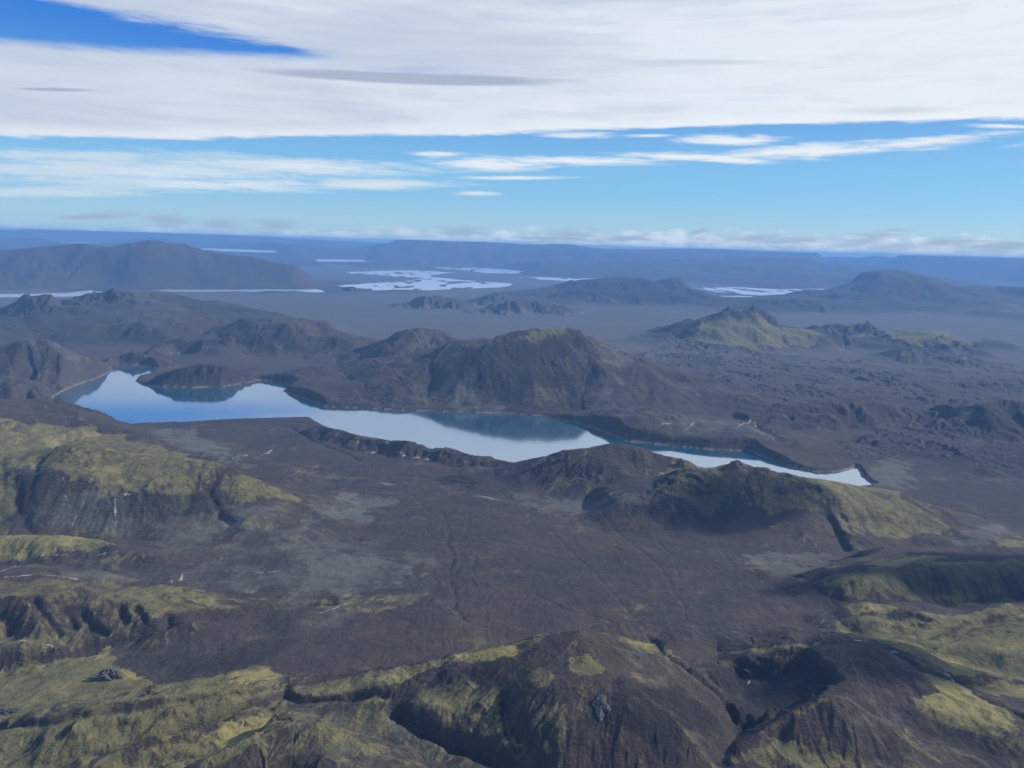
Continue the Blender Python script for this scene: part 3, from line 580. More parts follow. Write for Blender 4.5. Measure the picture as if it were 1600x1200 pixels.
GREEN = [   # polygon, softness m, amount
 ([(-60, 655), (60, 660), (150, 665), (220, 690), (290, 708), (360, 730), (430, 765), (470, 785), (400, 782), (330, 770), (250, 778), (160, 772), (120, 760), (60, 735), (0, 730), (-60, 728)], 40, .95),
 ([(-60, 722), (20, 720), (30, 790), (10, 830), (-60, 830)], 25, .8),
 ([(-60, 845), (50, 836), (110, 838), (190, 852), (130, 860), (60, 868), (-60, 885)], 10, 1.0),
 ([(150, 872), (240, 866), (235, 873), (160, 878)], 8, .7),
 ([(-60, 905), (100, 908), (250, 915), (420, 935), (400, 948), (260, 970), (190, 990), (100, 1018), (0, 1040), (-60, 1045)], 20, .62),
 ([(-60, 1045), (100, 1025), (190, 1000), (215, 1010), (200, 1040), (240, 1068), (340, 1055), (400, 1040), (450, 1050), (440, 1075), (300, 1095), (0, 1140), (-60, 1145)], 14, .85),
 ([(-60, 1150), (60, 1125), (250, 1095), (440, 1072), (448, 1085), (300, 1140), (130, 1190), (-60, 1215)], 12, .95),
 ([(120, 1200), (300, 1148), (440, 1090), (455, 1110), (400, 1160), (330, 1205)], 10, .9),
 ([(400, 1120), (480, 1110), (560, 1130), (600, 1170), (620, 1200), (400, 1200)], 20, .6),
 ([(448, 1078), (520, 1062), (600, 1048), (700, 1026), (760, 1012), (830, 998), (872, 989), (845, 1004), (806, 1024), (760, 1033), (700, 1034), (610, 1070), (500, 1092), (450, 1094)], 6, 1.0),
 ([(968, 1000), (1010, 1003), (1050, 1016), (1064, 1030), (1020, 1022), (985, 1008)], 6, 1.0),
 ([(625, 1105), (660, 1075), (740, 1060), (800, 1080), (850, 1098), (880, 1105), (898, 1140), (895, 1150), (862, 1175), (838, 1180), (800, 1188), (720, 1155), (660, 1130)], 16, .82),
 ([(888, 1030), (915, 1020), (950, 1045), (930, 1055), (905, 1055), (890, 1045)], 7, .95),
 ([(822, 1045), (850, 1038), (874, 1060), (858, 1082), (840, 1075)], 9, .75),
 ([(900, 1080), (915, 1082), (912, 1090)], 5, .7),
 ([(1000, 990), (1060, 1025), (1100, 1060), (1060, 1080), (1000, 1045)], 20, .22),
 ([(1030, 742), (1100, 730), (1170, 735), (1165, 770), (1130, 805), (1075, 785), (1040, 770)], 22, .72),
 ([(1165, 738), (1250, 746), (1330, 755), (1410, 775), (1495, 828), (1400, 838), (1330, 838), (1290, 800), (1230, 800), (1170, 790)], 28, .88),
 ([(880, 735), (930, 725), (950, 745), (905, 755)], 20, .4), ([(1000, 735), (1025, 730), (1020, 755)], 18, .5),
 ([(1285, 905), (1350, 890), (1500, 878), (1640, 870), (1640, 935), (1480, 945), (1350, 940), (1290, 925)], 18, .9),
 ([(1345, 882), (1400, 868), (1480, 870), (1450, 878), (1390, 886)], 9, 1.0), ([(1555, 848), (1640, 838), (1640, 856), (1560, 855)], 9, 1.0),
 ([(1315, 945), (1405, 950), (1390, 960), (1330, 965)], 8, 1.0),
 ([(1305, 970), (1400, 965), (1500, 960), (1640, 940), (1640, 985), (1500, 1005), (1400, 1010), (1330, 998)], 16, .95),
 ([(1395, 1012), (1480, 1005), (1640, 980), (1640, 1062), (1500, 1058), (1450, 1035)], 12, .95),
 ([(1500, 1062), (1640, 1066), (1640, 1090), (1540, 1085)], 8, 1.0),
 ([(1425, 1090), (1470, 1082), (1440, 1052), (1490, 1065), (1520, 1085), (1570, 1105), (1595, 1140), (1560, 1150), (1480, 1135), (1440, 1112)], 6, 1.0),
 ([(1540, 1150), (1640, 1140), (1640, 1175), (1580, 1170)], 10, .7),
 ([(1115, 1018), (1200, 1012), (1308, 1000), (1260, 1014), (1180, 1020)], 6, .95),
 ([(1190, 1148), (1240, 1110), (1290, 1089), (1312, 1096), (1260, 1112), (1210, 1140)], 6, 1.0),
 ([(1130, 1195), (1220, 1150), (1300, 1160), (1320, 1205), (1200, 1205)], 10, .85), ([(1310, 1150), (1345, 1160), (1360, 1205), (1320, 1205)], 9, .7),
 ([(490, 955), (560, 948), (640, 945), (590, 956), (520, 958)], 8, .8), ([(270, 1000), (330, 992), (380, 1000), (300, 1012)], 9, .5),

 ([(-60, 870), (200, 860), (480, 830), (640, 835), (640, 900), (600, 945), (470, 945), (250, 912), (-60, 900)], 40, .20), ([(480, 935), (560, 930), (680, 925), (640, 950), (500, 960)], 20, .55), ([(200, 690), (480, 790), (560, 780), (500, 750), (330, 690), (230, 672)], 30, .2), ([(0, 1120), (200, 1085), (440, 1060), (448, 1075), (300, 1095), (60, 1125)], 8, .75), ([(450, 1095), (620, 1100), (820, 1200), (600, 1200)], 20, .45),
 # farther away
 ([(810, 528), (840, 514), (905, 514), (925, 527), (880, 532), (840, 540)], 30, .9), ([(860, 560), (930, 560), (925, 590), (880, 592)], 40, .55), ([(800, 600), (880, 600), (890, 635), (840, 640)], 40, .5), ([(700, 590), (740, 560), (760, 600), (730, 620)], 40, .3),
 ([(1050, 530), (1100, 505), (1180, 490), (1230, 512), (1290, 520), (1285, 535), (1200, 545), (1090, 545)], 70, .9), ([(1380, 522), (1480, 518), (1535, 535), (1480, 540), (1400, 532)], 60, .95), ([(1390, 556), (1435, 548), (1440, 562)], 50, .8), ([(1470, 560), (1520, 558), (1510, 568)], 50, .5), ([(1350, 508), (1385, 522), (1370, 530), (1340, 525)], 50, .7),
 ([(1300, 470), (1340, 445), (1400, 428), (1470, 445), (1520, 470), (1600, 470), (1600, 490), (1400, 490)], 120, .45), ([(230, 590), (260, 580), (290, 590), (250, 603)], 40, .4), ([(205, 560), (290, 565), (270, 580)], 50, .35), ([(0, 560), (100, 545), (160, 580), (60, 610)], 90, .3),
]
for i, (pts, soft, k) in enumerate(GREEN):
    fl = [(u, v) for u, v in pts]
    paint(reg, fl, soft, k, i)
gr = [(170, 1010), (300, 965), (420, 948), (560, 958), (640, 965), (560, 1020), (455, 1058), (420, 1035), (360, 1030), (330, 1055), (270, 1066), (225, 1055), (180, 1038)]
dry = np.zeros((NR, NA), f32); paint(dry, gr, 10, 1.0, 90)
reg *= 1 - .85 * dry
amb = .20 * (1 - sstep(3500, 9000, DD))
MOSS = sstep(.14, .98, np.maximum(reg, amb) + NZ * .6 * (1 - .35 * reg) + RILL * .42 - .38 * sstep(.45, .85, SL))
MOSS = np.where(SHORE > .3, 0, MOSS).astype(f32)
DUST = np.zeros((NR, NA), f32)     # pale olive grey silt blown over the ash
for i, (pts, soft, k) in enumerate([
 ([(-60, 865), (120, 870), (300, 850), (480, 825), (650, 830), (690, 870), (660, 930), (560, 945), (470, 940), (300, 915), (-60, 900)], 95, .45), ([(470, 780), (560, 765), (620, 775), (560, 815), (470, 815)], 35, .8), ([(215, 668), (300, 672), (330, 690), (400, 735), (330, 715), (260, 690)], 30, .8),
 ([(470, 870), (620, 865), (650, 900), (560, 930), (470, 920)], 25, .8), ([(1165, 865), (1300, 862), (1310, 880), (1180, 888)], 16, .8), ([(800, 770), (1000, 772), (1010, 786), (820, 792)], 22, .75), ([(1490, 850), (1550, 818), (1570, 830), (1530, 858)], 20, .8), ([(450, 1098), (620, 1100), (800, 1190), (700, 1205), (520, 1205), (430, 1130)], 18, .6),
 ([(60, 790), (180, 770), (400, 790), (500, 800), (400, 828), (60, 828)], 25, .5), ([(690, 590), (760, 600), (790, 640), (700, 640)], 40, .6), ([(890, 600), (950, 590), (990, 660), (930, 655)], 40, .55), ([(990, 640), (1100, 640), (1250, 690), (1100, 690)], 40, .5), ([(1360, 720), (1430, 718), (1420, 770), (1370, 765)], 30, .8), ([(960, 1010), (1060, 1035), (1130, 1085), (1080, 1090), (1000, 1050)], 14, .6), ([(1250, 1010), (1330, 1003), (1440, 1045), (1400, 1060), (1300, 1040)], 14, .5), ([(1250, 1100), (1340, 1090), (1420, 1130), (1380, 1180), (1290, 1160)], 14, .55),
 ([(560, 560), (700, 530), (800, 520), (760, 545), (620, 590)], 60, .35), ([(900, 545), (1000, 540), (1050, 560), (960, 570)], 80, .6), ([(380, 500), (480, 500), (500, 530), (440, 540)], 60, .4), ([(20, 470), (220, 455), (330, 500), (200, 520)], 90, .35), ([(0, 540), (80, 533), (160, 580), (60, 600)], 60, .5)]):
    paint(DUST, pts, soft * 1.25, k * .92, 240 + i, 1.6)
DUST = np.clip(DUST * (1 + NZ * 1.5 + RILL * .5 + WASH * .15) + .16 * np.clip(NZ, 0, 1), 0, 1)
DARK = np.zeros((NR, NA), f32)     # black basalt; shaded hill faces and cloud-shadow patches are painted in too
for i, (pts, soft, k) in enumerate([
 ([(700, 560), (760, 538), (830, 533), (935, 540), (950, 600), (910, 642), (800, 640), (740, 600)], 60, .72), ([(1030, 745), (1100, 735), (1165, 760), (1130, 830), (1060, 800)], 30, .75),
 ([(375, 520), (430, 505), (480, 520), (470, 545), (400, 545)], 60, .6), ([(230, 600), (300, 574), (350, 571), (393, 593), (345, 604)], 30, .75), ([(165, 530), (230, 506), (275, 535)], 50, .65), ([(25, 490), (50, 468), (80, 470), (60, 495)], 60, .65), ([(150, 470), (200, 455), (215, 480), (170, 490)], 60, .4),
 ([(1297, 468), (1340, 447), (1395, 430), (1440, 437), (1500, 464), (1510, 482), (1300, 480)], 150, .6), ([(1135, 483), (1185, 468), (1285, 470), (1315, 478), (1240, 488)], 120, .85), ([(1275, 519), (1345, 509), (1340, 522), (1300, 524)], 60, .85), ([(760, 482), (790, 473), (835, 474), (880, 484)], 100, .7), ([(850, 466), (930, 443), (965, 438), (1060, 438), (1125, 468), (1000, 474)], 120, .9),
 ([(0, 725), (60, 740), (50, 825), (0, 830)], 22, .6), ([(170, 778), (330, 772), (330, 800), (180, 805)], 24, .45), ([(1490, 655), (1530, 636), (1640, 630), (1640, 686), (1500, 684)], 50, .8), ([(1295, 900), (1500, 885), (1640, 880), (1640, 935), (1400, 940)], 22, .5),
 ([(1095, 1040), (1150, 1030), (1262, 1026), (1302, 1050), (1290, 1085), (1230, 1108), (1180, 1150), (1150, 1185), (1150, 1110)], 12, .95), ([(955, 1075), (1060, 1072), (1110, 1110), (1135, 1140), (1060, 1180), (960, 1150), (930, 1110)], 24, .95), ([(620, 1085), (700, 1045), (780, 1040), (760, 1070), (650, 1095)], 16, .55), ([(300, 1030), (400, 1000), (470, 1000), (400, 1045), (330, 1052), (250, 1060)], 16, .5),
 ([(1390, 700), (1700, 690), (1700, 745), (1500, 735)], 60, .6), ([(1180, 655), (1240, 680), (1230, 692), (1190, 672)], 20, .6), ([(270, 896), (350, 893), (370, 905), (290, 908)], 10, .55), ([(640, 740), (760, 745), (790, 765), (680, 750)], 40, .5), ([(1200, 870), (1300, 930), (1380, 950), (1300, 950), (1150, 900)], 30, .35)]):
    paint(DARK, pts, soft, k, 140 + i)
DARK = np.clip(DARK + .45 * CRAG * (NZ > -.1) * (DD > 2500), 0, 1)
YB = [([(185, 1045), (215, 1050), (262, 1066), (205, 1062)], 5, 1.0), ([(150, 1010), (165, 1000), (205, 993), (175, 1005), (165, 1030), (150, 1030)], 6, .9), ([(350, 1055), (410, 1045), (452, 1050), (430, 1062), (370, 1072)], 10, .8), ([(400, 1115), (460, 1108), (440, 1140), (370, 1165), (330, 1150)], 14, .9),
      ([(700, 1026), (830, 998), (872, 989), (806, 1024), (760, 1033)], 8, .9), ([(970, 1000), (1062, 1030), (1000, 1010)], 8, .9), ([(450, 1092), (600, 1055), (700, 1034), (620, 1065), (500, 1092)], 7, .6), ([(-60, 845), (110, 838), (190, 852), (60, 868), (-60, 880)], 10, .6), ([(1425, 1090), (1500, 1070), (1595, 1140), (1480, 1135)], 9, .7), ([(1350, 882), (1480, 868), (1400, 886)], 9, .7), ([(840, 1150), (895, 1130), (890, 1150), (850, 1180)], 9, .7), ([(60, 680), (130, 668), (170, 680), (70, 700)], 20, .7), ([(130, 725), (200, 720), (190, 740), (140, 738)], 16, .6), ([(1400, 1012), (1640, 985), (1640, 1010), (1480, 1025)], 12, .5), ([(1315, 945), (1405, 950), (1330, 965)], 8, .8)]
for i, (pts, soft, k) in enumerate(YB): paint(YEL, pts, soft, k, 100 + i)
YEL = np.clip(YEL + NZ * .35, 0, 1).astype(f32)
TRACKS = [  # pale silt lines, half width m
 ([(37, 876), (80, 868), (125, 864)], 2.2), ([(0, 893), (25, 885)], 2.6), ([(0, 902), (60, 897), (110, 903), (135, 910)], 2.2), ([(268, 910), (285, 897), (300, 893), (345, 890), (400, 894), (460, 892)], 1.8), ([(320, 878), (350, 872), (365, 870)], 2.4), ([(265, 870), (285, 880), (300, 882)], 1.8), ([(145, 865), (185, 862)], 1.6),
 ([(97, 745), (103, 755), (95, 768), (105, 780)], 3), ([(108, 765), (109, 780), (100, 788)], 3), ([(118, 770), (126, 772), (131, 785), (120, 805), (112, 822)], 3), ([(180, 780), (181, 825)], 3), ([(196, 773), (224, 776)], 2.6),
 ([(383, 712), (410, 711), (425, 703), (418, 709), (450, 713)], 3.4), ([(458, 742), (480, 736), (510, 730)], 3), ([(535, 690), (562, 690), (556, 692)], 3), ([(570, 706), (600, 707), (640, 715), (680, 715), (705, 712)], 3.4), ([(700, 718), (745, 722)], 2.5), ([(722, 731), (745, 736)], 2.4),
 ([(1025, 664), (1052, 660)], 5), ([(1068, 675), (1080, 665), (1085, 657), (1060, 655)], 5), ([(1135, 651), (1160, 654), (1178, 660), (1210, 676)], 4), ([(1150, 671), (1160, 663), (1172, 658)], 4), ([(1152, 620), (1170, 622), (1177, 632)], 6), ([(1195, 628), (1235, 632), (1245, 640)], 6), ([(1030, 590), (1080, 606), (1105, 620)], 7), ([(1068, 600), (1080, 595)], 9),
 ([(1145, 1046), (1160, 1044), (1172, 1050), (1174, 1058), (1168, 1070)], 1.2),  ([(1320, 999), (1400, 1018), (1450, 1046), (1490, 1064), (1520, 1085)], 1.4), ([(0, 1003), (40, 1001)], 2.4), ([(70, 1006), (82, 1010)], 2.4),
 ([(800, 785), (900, 782), (1000, 783)], 9), ([(560, 752), (700, 765), (800, 785)], 10), ([(500, 958), (545, 942), (600, 936)], 2)]
for i, (pts, w) in enumerate(TRACKS):
    w = max(w * 1.1, 2.6) if w > 1.5 else 1.7
    sl, d, x, y = stroke_dist(pts, w * 8)
    d = d + wobble(x, y, w * 9, 700 + i) * w * 1.2
    PALE[sl] = np.maximum(PALE[sl], (np.exp(-(np.clip(d, 0, None) / (w * 1.2)) ** 2) * (1.0 if w < 6.2 else .5) * (.6 + .45 * perlin(x / f32(w * 14), y / f32(w * 14), 720 + i))).astype(f32))
PALE = np.clip(np.maximum(PALE, SHORE * .5), 0, 1)
print('cover', time.time() - T0)

# ------------------------------------------------------------------ materials
def terrain_material():
    m = bpy.data.materials.new('volcanic ground'); m.use_nodes = True
    t = NT(m.node_tree); t.n.clear()
    out = t.new('ShaderNodeOutputMaterial'); bs = t.new('ShaderNodeBsdfPrincipled'); t.l.new(bs.outputs[0], out.inputs[0])
    P = t.new('ShaderNodeNewGeometry').outputs['Position']
    sepn = t.new('ShaderNodeSeparateXYZ'); t.l.new(t.new('ShaderNodeNewGeometry').outputs['Normal'], sepn.inputs[0])
    def at(n): return t.new('ShaderNodeAttribute', attribute_name=n).outputs['Fac']
    moss, yel, pale, lava, dark, rill, rise, dust = (at(q) for q in ('moss', 'yellow', 'pale', 'lava', 'dark', 'rill', 'rise', 'dust'))
    steep = t.sub(1.0, sepn.outputs[2])
    n0 = t.noise(P, 1 / 900, 5, .55); n1 = t.noise(P, 1 / 160, 7, .6, .3); n2 = t.noise(P, 1 / 28, 6, .62); n3 = t.noise(P, 1 / 6, 4, .65)
    nst = t.noise(t.vmul(P, (1 / 170, 1 / 60, 1 / 30)), 1.0, 6, .6, .5)
    n4 = t.noise(t.vmul(P, (1 / 60, 1 / 60, 1 / 12)), 1.0, 8, .68, .8)
    brown = t.ss(t.add(n0, t.mul(t.sub(n1, .5), .6)), .40, .62)
    ash = t.mix(brown, (0.052, 0.044, 0.042), (0.078, 0.061, 0.046))
    ash = t.mix(t.mul(t.ss(nst, .45, .72), .5), ash, (0.101, 0.080, 0.058))
    ash = t.mix(t.mul(t.ss(n4, .52, .70), .55), ash, (0.105, 0.087, 0.065))
    ash = t.mix(t.mul(t.ss(n4, .48, .34), .55), ash, (0.033, 0.029, 0.026))
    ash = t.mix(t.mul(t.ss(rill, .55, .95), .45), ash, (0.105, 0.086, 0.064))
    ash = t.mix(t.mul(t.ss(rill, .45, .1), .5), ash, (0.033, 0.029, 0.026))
    ash = t.mix(t.mul(t.ss(n3, .55, .36), .35), ash, (0.036, 0.031, 0.026))
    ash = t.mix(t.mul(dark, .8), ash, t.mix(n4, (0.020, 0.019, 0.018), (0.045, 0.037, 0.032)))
    ash = t.mix(t.ss(t.add(dust, t.add(t.mul(t.sub(n4, .5), .6), t.mul(t.sub(nst, .5), .6))), .1, 1.0), ash, t.mix(n4, (0.083, 0.083, 0.063), (0.169, 0.165, 0.129)))
    mo = t.mix(t.ss(n2, .3, .7), (0.130, 0.117, 0.049), (0.256, 0.212, 0.086))
    mo = t.mix(t.mul(t.ss(n4, .55, .38), .5), mo, (0.093, 0.090, 0.043))
    mo = t.mix(t.mul(t.ss(n1, .4, .65), .45), mo, (0.151, 0.156, 0.070))
    mo = t.mix(t.mul(t.ss(yel, .25, .9), .8), mo, t.mix(n2, (0.276, 0.228, 0.083), (0.459, 0.358, 0.123)))
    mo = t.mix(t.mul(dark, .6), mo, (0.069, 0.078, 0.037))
    mf = t.ss(t.add(moss, t.add(t.mul(t.sub(n2, .5), .8), t.add(t.mul(t.sub(n4, .5), .7), t.mul(t.sub(n3, .5), .5)))), .10, 1.02)
    sy = t.new('ShaderNodeSeparateXYZ'); t.l.new(P, sy.inputs[0])
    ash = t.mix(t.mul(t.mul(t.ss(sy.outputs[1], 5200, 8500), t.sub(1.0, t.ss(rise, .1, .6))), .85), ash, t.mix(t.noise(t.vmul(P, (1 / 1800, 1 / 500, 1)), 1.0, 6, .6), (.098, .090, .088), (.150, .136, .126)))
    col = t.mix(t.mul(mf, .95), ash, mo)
    rock = t.ss(t.add(steep, t.mul(t.sub(n2, .5), .3)), .22, .40)
    col = t.mix(t.mul(rock, .55), col, t.mix(n3, (.036, .034, .038), (.075, .066, .062)))
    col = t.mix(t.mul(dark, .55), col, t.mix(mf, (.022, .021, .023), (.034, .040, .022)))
    n5 = t.noise(P, 1 / 2.2, 3, .7)
    col = t.mix(t.mul(t.ss(n5, .50, .66), .28), col, t.mix(mf, (.12, .11, .10), (.17, .16, .085)))
    col = t.mix(t.mul(t.ss(n5, .50, .34), .45), col, (.020, .020, .018))
    lv = t.mix(t.ss(n4, .32, .62), (.020, .020, .025), (.078, .071, .074))
    col = t.mix(t.mul(lava, .8), col, lv)
    col = t.mix(t.mul(t.ss(t.add(pale, t.mul(t.sub(n3, .5), .3)), .25, .75), .85), col, (.46, .43, .38))
    t.l.new(col, bs.inputs['Base Color'])
    bs.inputs['Roughness'].default_value = .95; bs.inputs['Specular IOR Level'].default_value = .15
    b1 = t.new('ShaderNodeBump'); b1.inputs['Strength'].default_value = 1.0; b1.inputs['Distance'].default_value = 1.0
    hgt = t.add(t.mul(n3, 3.6), t.add(t.mul(n2, 8.0), t.mul(n4, 13)))
    hgt = t.mul(hgt, t.lin(t.ss(t.add(steep, t.mul(lava, .1)), .005, .07), 0, 1, .42, 1.0)); t.l.new(hgt, b1.inputs['Height']); t.l.new(b1.outputs[0], bs.inputs['Normal'])
    return m
def water_material(name, body, rough, ior, lo):
    m = bpy.data.materials.new(name); m.use_nodes = True
    t = NT(m.node_tree); t.n.clear()
    out = t.new('ShaderNodeOutputMaterial')
    dif = t.new('ShaderNodeBsdfDiffuse'); dif.inputs[0].default_value = (*body, 1)
    gl = t.new('ShaderNodeBsdfGlossy'); gl.inputs['Roughness'].default_value = rough; gl.inputs[0].default_value = (1, 1, 1, 1)
    P = t.new('ShaderNodeNewGeometry').outputs['Position']
    b = t.new('ShaderNodeBump'); b.inputs['Strength'].default_value = .06; b.inputs['Distance'].default_value = 1.0
    t.l.new(t.noise(t.vmul(P, (1 / 14, 1 / 14, 1)), 1.0, 3, .5), b.inputs['Height'])
    fr = t.new('ShaderNodeFresnel'); fr.inputs[0].default_value = ior
    f = t.lin(fr.outputs[0], 0, 1, lo, 1.0)
    mx = t.new('ShaderNodeMixShader'); t.l.new(f, mx.inputs[0]); t.l.new(dif.outputs[0], mx.inputs[1]); t.l.new(gl.outputs[0], mx.inputs[2])
    t.l.new(mx.outputs[0], out.inputs[0]); return m
MG = terrain_material(); MW = water_material('lake water', (.006, .095, .15), .075, 3.2, .43); MS = water_material('milky glacial water', (.64, .69, .71), .3, 1.5, .1)

# ------------------------------------------------------------------ terrain objects: the sheet is divided along the feet of the hills
def tag(o, kind=None, label=None, cat=None, group=None):
    if kind: o['kind'] = kind
    if label: o['label'] = label
    if cat: o['category'] = cat
    if group: o['group'] = group
    return o
dr = np.stack([np.gradient(X, axis=0), np.gradient(Y, axis=0), np.gradient(Z, axis=0)], -1)
dt = np.stack([np.gradient(X, axis=1), np.gradient(Y, axis=1), np.gradient(Z, axis=1)], -1)
NRM = np.cross(dt, dr); NRM /= np.linalg.norm(NRM, axis=-1, keepdims=True); NRM = NRM.reshape(-1, 3).astype(f32)
V = np.stack([X, Y, Z], -1).reshape(-1, 3)
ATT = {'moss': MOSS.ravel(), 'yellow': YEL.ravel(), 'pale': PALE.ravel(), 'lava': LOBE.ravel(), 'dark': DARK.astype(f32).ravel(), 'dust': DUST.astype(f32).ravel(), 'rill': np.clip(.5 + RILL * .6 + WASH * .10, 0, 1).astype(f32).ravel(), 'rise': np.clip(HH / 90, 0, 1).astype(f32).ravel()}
NH = len(HILLS)
GROUND = [('valley_floor', 'dark ash valley floor between the near hills and the lake'), ('lava_field', 'black rough lava field behind the narrow end of the lake'), ('plain', 'wide grey ash plain beyond the lake reaching to the far waters')]
rid = RID[:-1, :-1].astype(np.int32)
g = np.where(DD[:-1, :-1] > 3700, NH + 2, NH)
lv = LAV[:-1, :-1] > .5
g = np.where(lv, NH + 1, g)
xm, ym = X[:-1, :-1], Y[:-1, :-1]
rid = np.where(rid < 0, g, rid).ravel()
ii, jj = np.meshgrid(np.arange(NR - 1), np.arange(NA - 1), indexing='ij')
a = (ii * NA + jj).ravel(); QUAD = np.stack([a, a + 1, a + NA + 1, a + NA], -1).astype(np.int64)
def sheet(name, faces):
    used = np.unique(faces); remap = np.full(len(V), -1, np.int64); remap[used] = np.arange(len(used))
    me = bpy.data.meshes.new(name); n = len(faces)
    me.vertices.add(len(used)); me.vertices.foreach_set('co', V[used].ravel())
    me.loops.add(n * 4); me.loops.foreach_set('vertex_index', remap[faces].ravel().astype(np.int32))
    me.polygons.add(n); me.polygons.foreach_set('loop_start', np.arange(0, n * 4, 4, dtype=np.int32))
    me.polygons.foreach_set('use_smooth', np.ones(n, bool))
    me.update(calc_edges=True)
    for k, A in ATT.items():
        at = me.attributes.new(k, 'FLOAT', 'POINT'); at.data.foreach_set('value', A[used].astype(f32))
    me.normals_split_custom_set_from_vertices(NRM[used])
    me.materials.append(MG)
    o = bpy.data.objects.new(name, me); S.collection.objects.link(o); return o
for r in range(NH + 3):
    fc = QUAD[rid == r]
    if len(fc) == 0: continue
    if r < NH: tag(sheet(HILLS[r][0], fc), 'structure', HILLS[r][1], HILLS[r][2])
    else: tag(sheet(GROUND[r - NH][0], fc), 'structure', GROUND[r - NH][1], 'ground')
# the ground goes on round and under the camera
def surround():
    lap = math.radians(1.2); nc = 220; ri = list(range(0, NR, 6))
    A = np.linspace(A_MAX - lap, 2 * PI - A_MAX + lap, nc); je = int(lap / (2 * A_MAX) * (NA - 1))
    xs = rr[ri][:, None] * np.sin(A)[None]; ys = rr[ri][:, None] * np.cos(A)[None]
    z = base_z(xs, ys) + 45 * perlin(xs / 1700, ys / 1700, 950) + 22 * perlin(xs / 600, ys / 600, 951) + 7 * perlin(xs / 190, ys / 190, 952) * (np.hypot(xs, ys) < 9000)
    off = np.minimum(A - A[0], A[-1] - A)[None]; k = sstep(math.radians(1.5), math.radians(14), off)
    edge = np.where((A < PI)[None], Z[ri][:, NA - 1 - je][:, None], Z[ri][:, je][:, None])
    z = np.where(k < 1, (edge - 4 - .004 * rr[ri][:, None] * (off < lap * 1.05)) * (1 - k) + z * k, z)
    vs = np.stack([xs, ys, z], -1).reshape(-1, 3); nr = len(ri)
    fs = [(i * nc + j + 1, i * nc + j, (i + 1) * nc + j, (i + 1) * nc + j + 1) for i in range(nr - 1) for j in range(nc - 1)]
    b0 = len(vs); A2 = np.linspace(0, 2 * PI, 181); inner = []
    for r, w in ((.02, 0), (250, 0), (520, .4), (R_MIN + 14, 1)):
        for t_ in A2:
            x_, y_ = r * math.sin(t_), r * math.cos(t_); t2 = (t_ + PI) % (2 * PI) - PI
            e = sample(Z, R_MIN * 1.01 * math.sin(t2), R_MIN * 1.01 * math.cos(t2)) if abs(t2) < A_MAX else float(base_z(0, r))
            inner.append((x_, y_, (e - 5) * w + (1 - w) * (float(base_z(0, r)) - 5)))
    n2 = len(A2)
    fs += [(b0 + i * n2 + j + 1, b0 + i * n2 + j, b0 + (i + 1) * n2 + j, b0 + (i + 1) * n2 + j + 1) for i in range(3) for j in range(n2 - 1)]
    me = bpy.data.meshes.new('ground'); me.from_pydata([tuple(map(float, p)) for p in vs] + inner, [], fs); me.materials.append(MG); me.update()
    o = bpy.data.objects.new('ground', me); S.collection.objects.link(o); tag(o, 'structure', 'plain dark ground on the sides outside the view', 'ground')
surround()
# water sheets
from mathutils.geometry import tessellate_polygon
from mathutils import Vector
for i, (nm, lb, P, zl) in enumerate(LAKES):
    Dm = np.hypot(P[:, 0], P[:, 1]).mean(); grow = 14 if i < 2 else Dm * .012
    n = len(P); E = np.roll(P, -1, 0) - P; ar = .5 * np.sum(P[:, 0] * np.roll(P[:, 1], -1) - np.roll(P[:, 0], -1) * P[:, 1])
    sg = 1 if ar > 0 else -1
    nn = np.stack([E[:, 1], -E[:, 0]], -1) * sg; nn /= np.linalg.norm(nn, axis=1, keepdims=True) + 1e-9
    vn = nn + np.roll(nn, 1, 0); vn /= np.linalg.norm(vn, axis=1, keepdims=True) + 1e-6
    PP = P + vn * grow
    vs = [(float(p[0]), float(p[1]), float(zl)) for p in PP]
    tr = tessellate_polygon([[Vector(v) for v in vs]])
    fs = []
    for tri in tr:
        p = [np.array(vs[k]) for k in tri]; fs.append(tuple(tri) if np.cross(p[1] - p[0], p[2] - p[0])[2] > 0 else tuple(reversed(tri)))
    me = bpy.data.meshes.new(nm); me.from_pydata(vs, [], fs); me.materials.append(MW if i < 2 else MS); me.update()
    o = bpy.data.objects.new(nm, me); S.collection.objects.link(o); tag(o, 'structure', lb, nm)

# ------------------------------------------------------------------ haze: the air between the camera and the far ranges
zmin = min(float(Z.min()), -60.0); zmax = max(float(Z.max()), H + 30)
print('z', float(Z.min()), float(Z.max()))
m = bpy.data.materials.new('haze'); m.use_nodes = True; t = NT(m.node_tree); t.n.clear()
out = t.new('ShaderNodeOutputMaterial'); pv = t.new('ShaderNodeVolumePrincipled')
pv.inputs['Color'].default_value = (.24, .52, 1.0, 1); pv.inputs['Density'].default_value = 3.3e-5; pv.inputs['Anisotropy'].default_value = 0.0
t.l.new(pv.outputs[0], out.inputs['Volume'])
me = bpy.data.meshes.new('haze'); L = 70000.0; a, b = zmin - 40, zmax + 8
vs = [(-L, -L, a), (L, -L, a), (L, L, a), (-L, L, a), (-L, -L, b), (L, -L, b), (L, L, b), (-L, L, b)]
me.from_pydata(vs, [], [(3, 2, 1, 0), (4, 5, 6, 7), (0, 1, 5, 4), (1, 2, 6, 5), (2, 3, 7, 6), (3, 0, 4, 7)]); me.materials.append(m); me.update()
o = bpy.data.objects.new('haze', me); S.collection.objects.link(o); tag(o, 'stuff', 'thin blue haze filling the air over the whole landscape', 'haze')
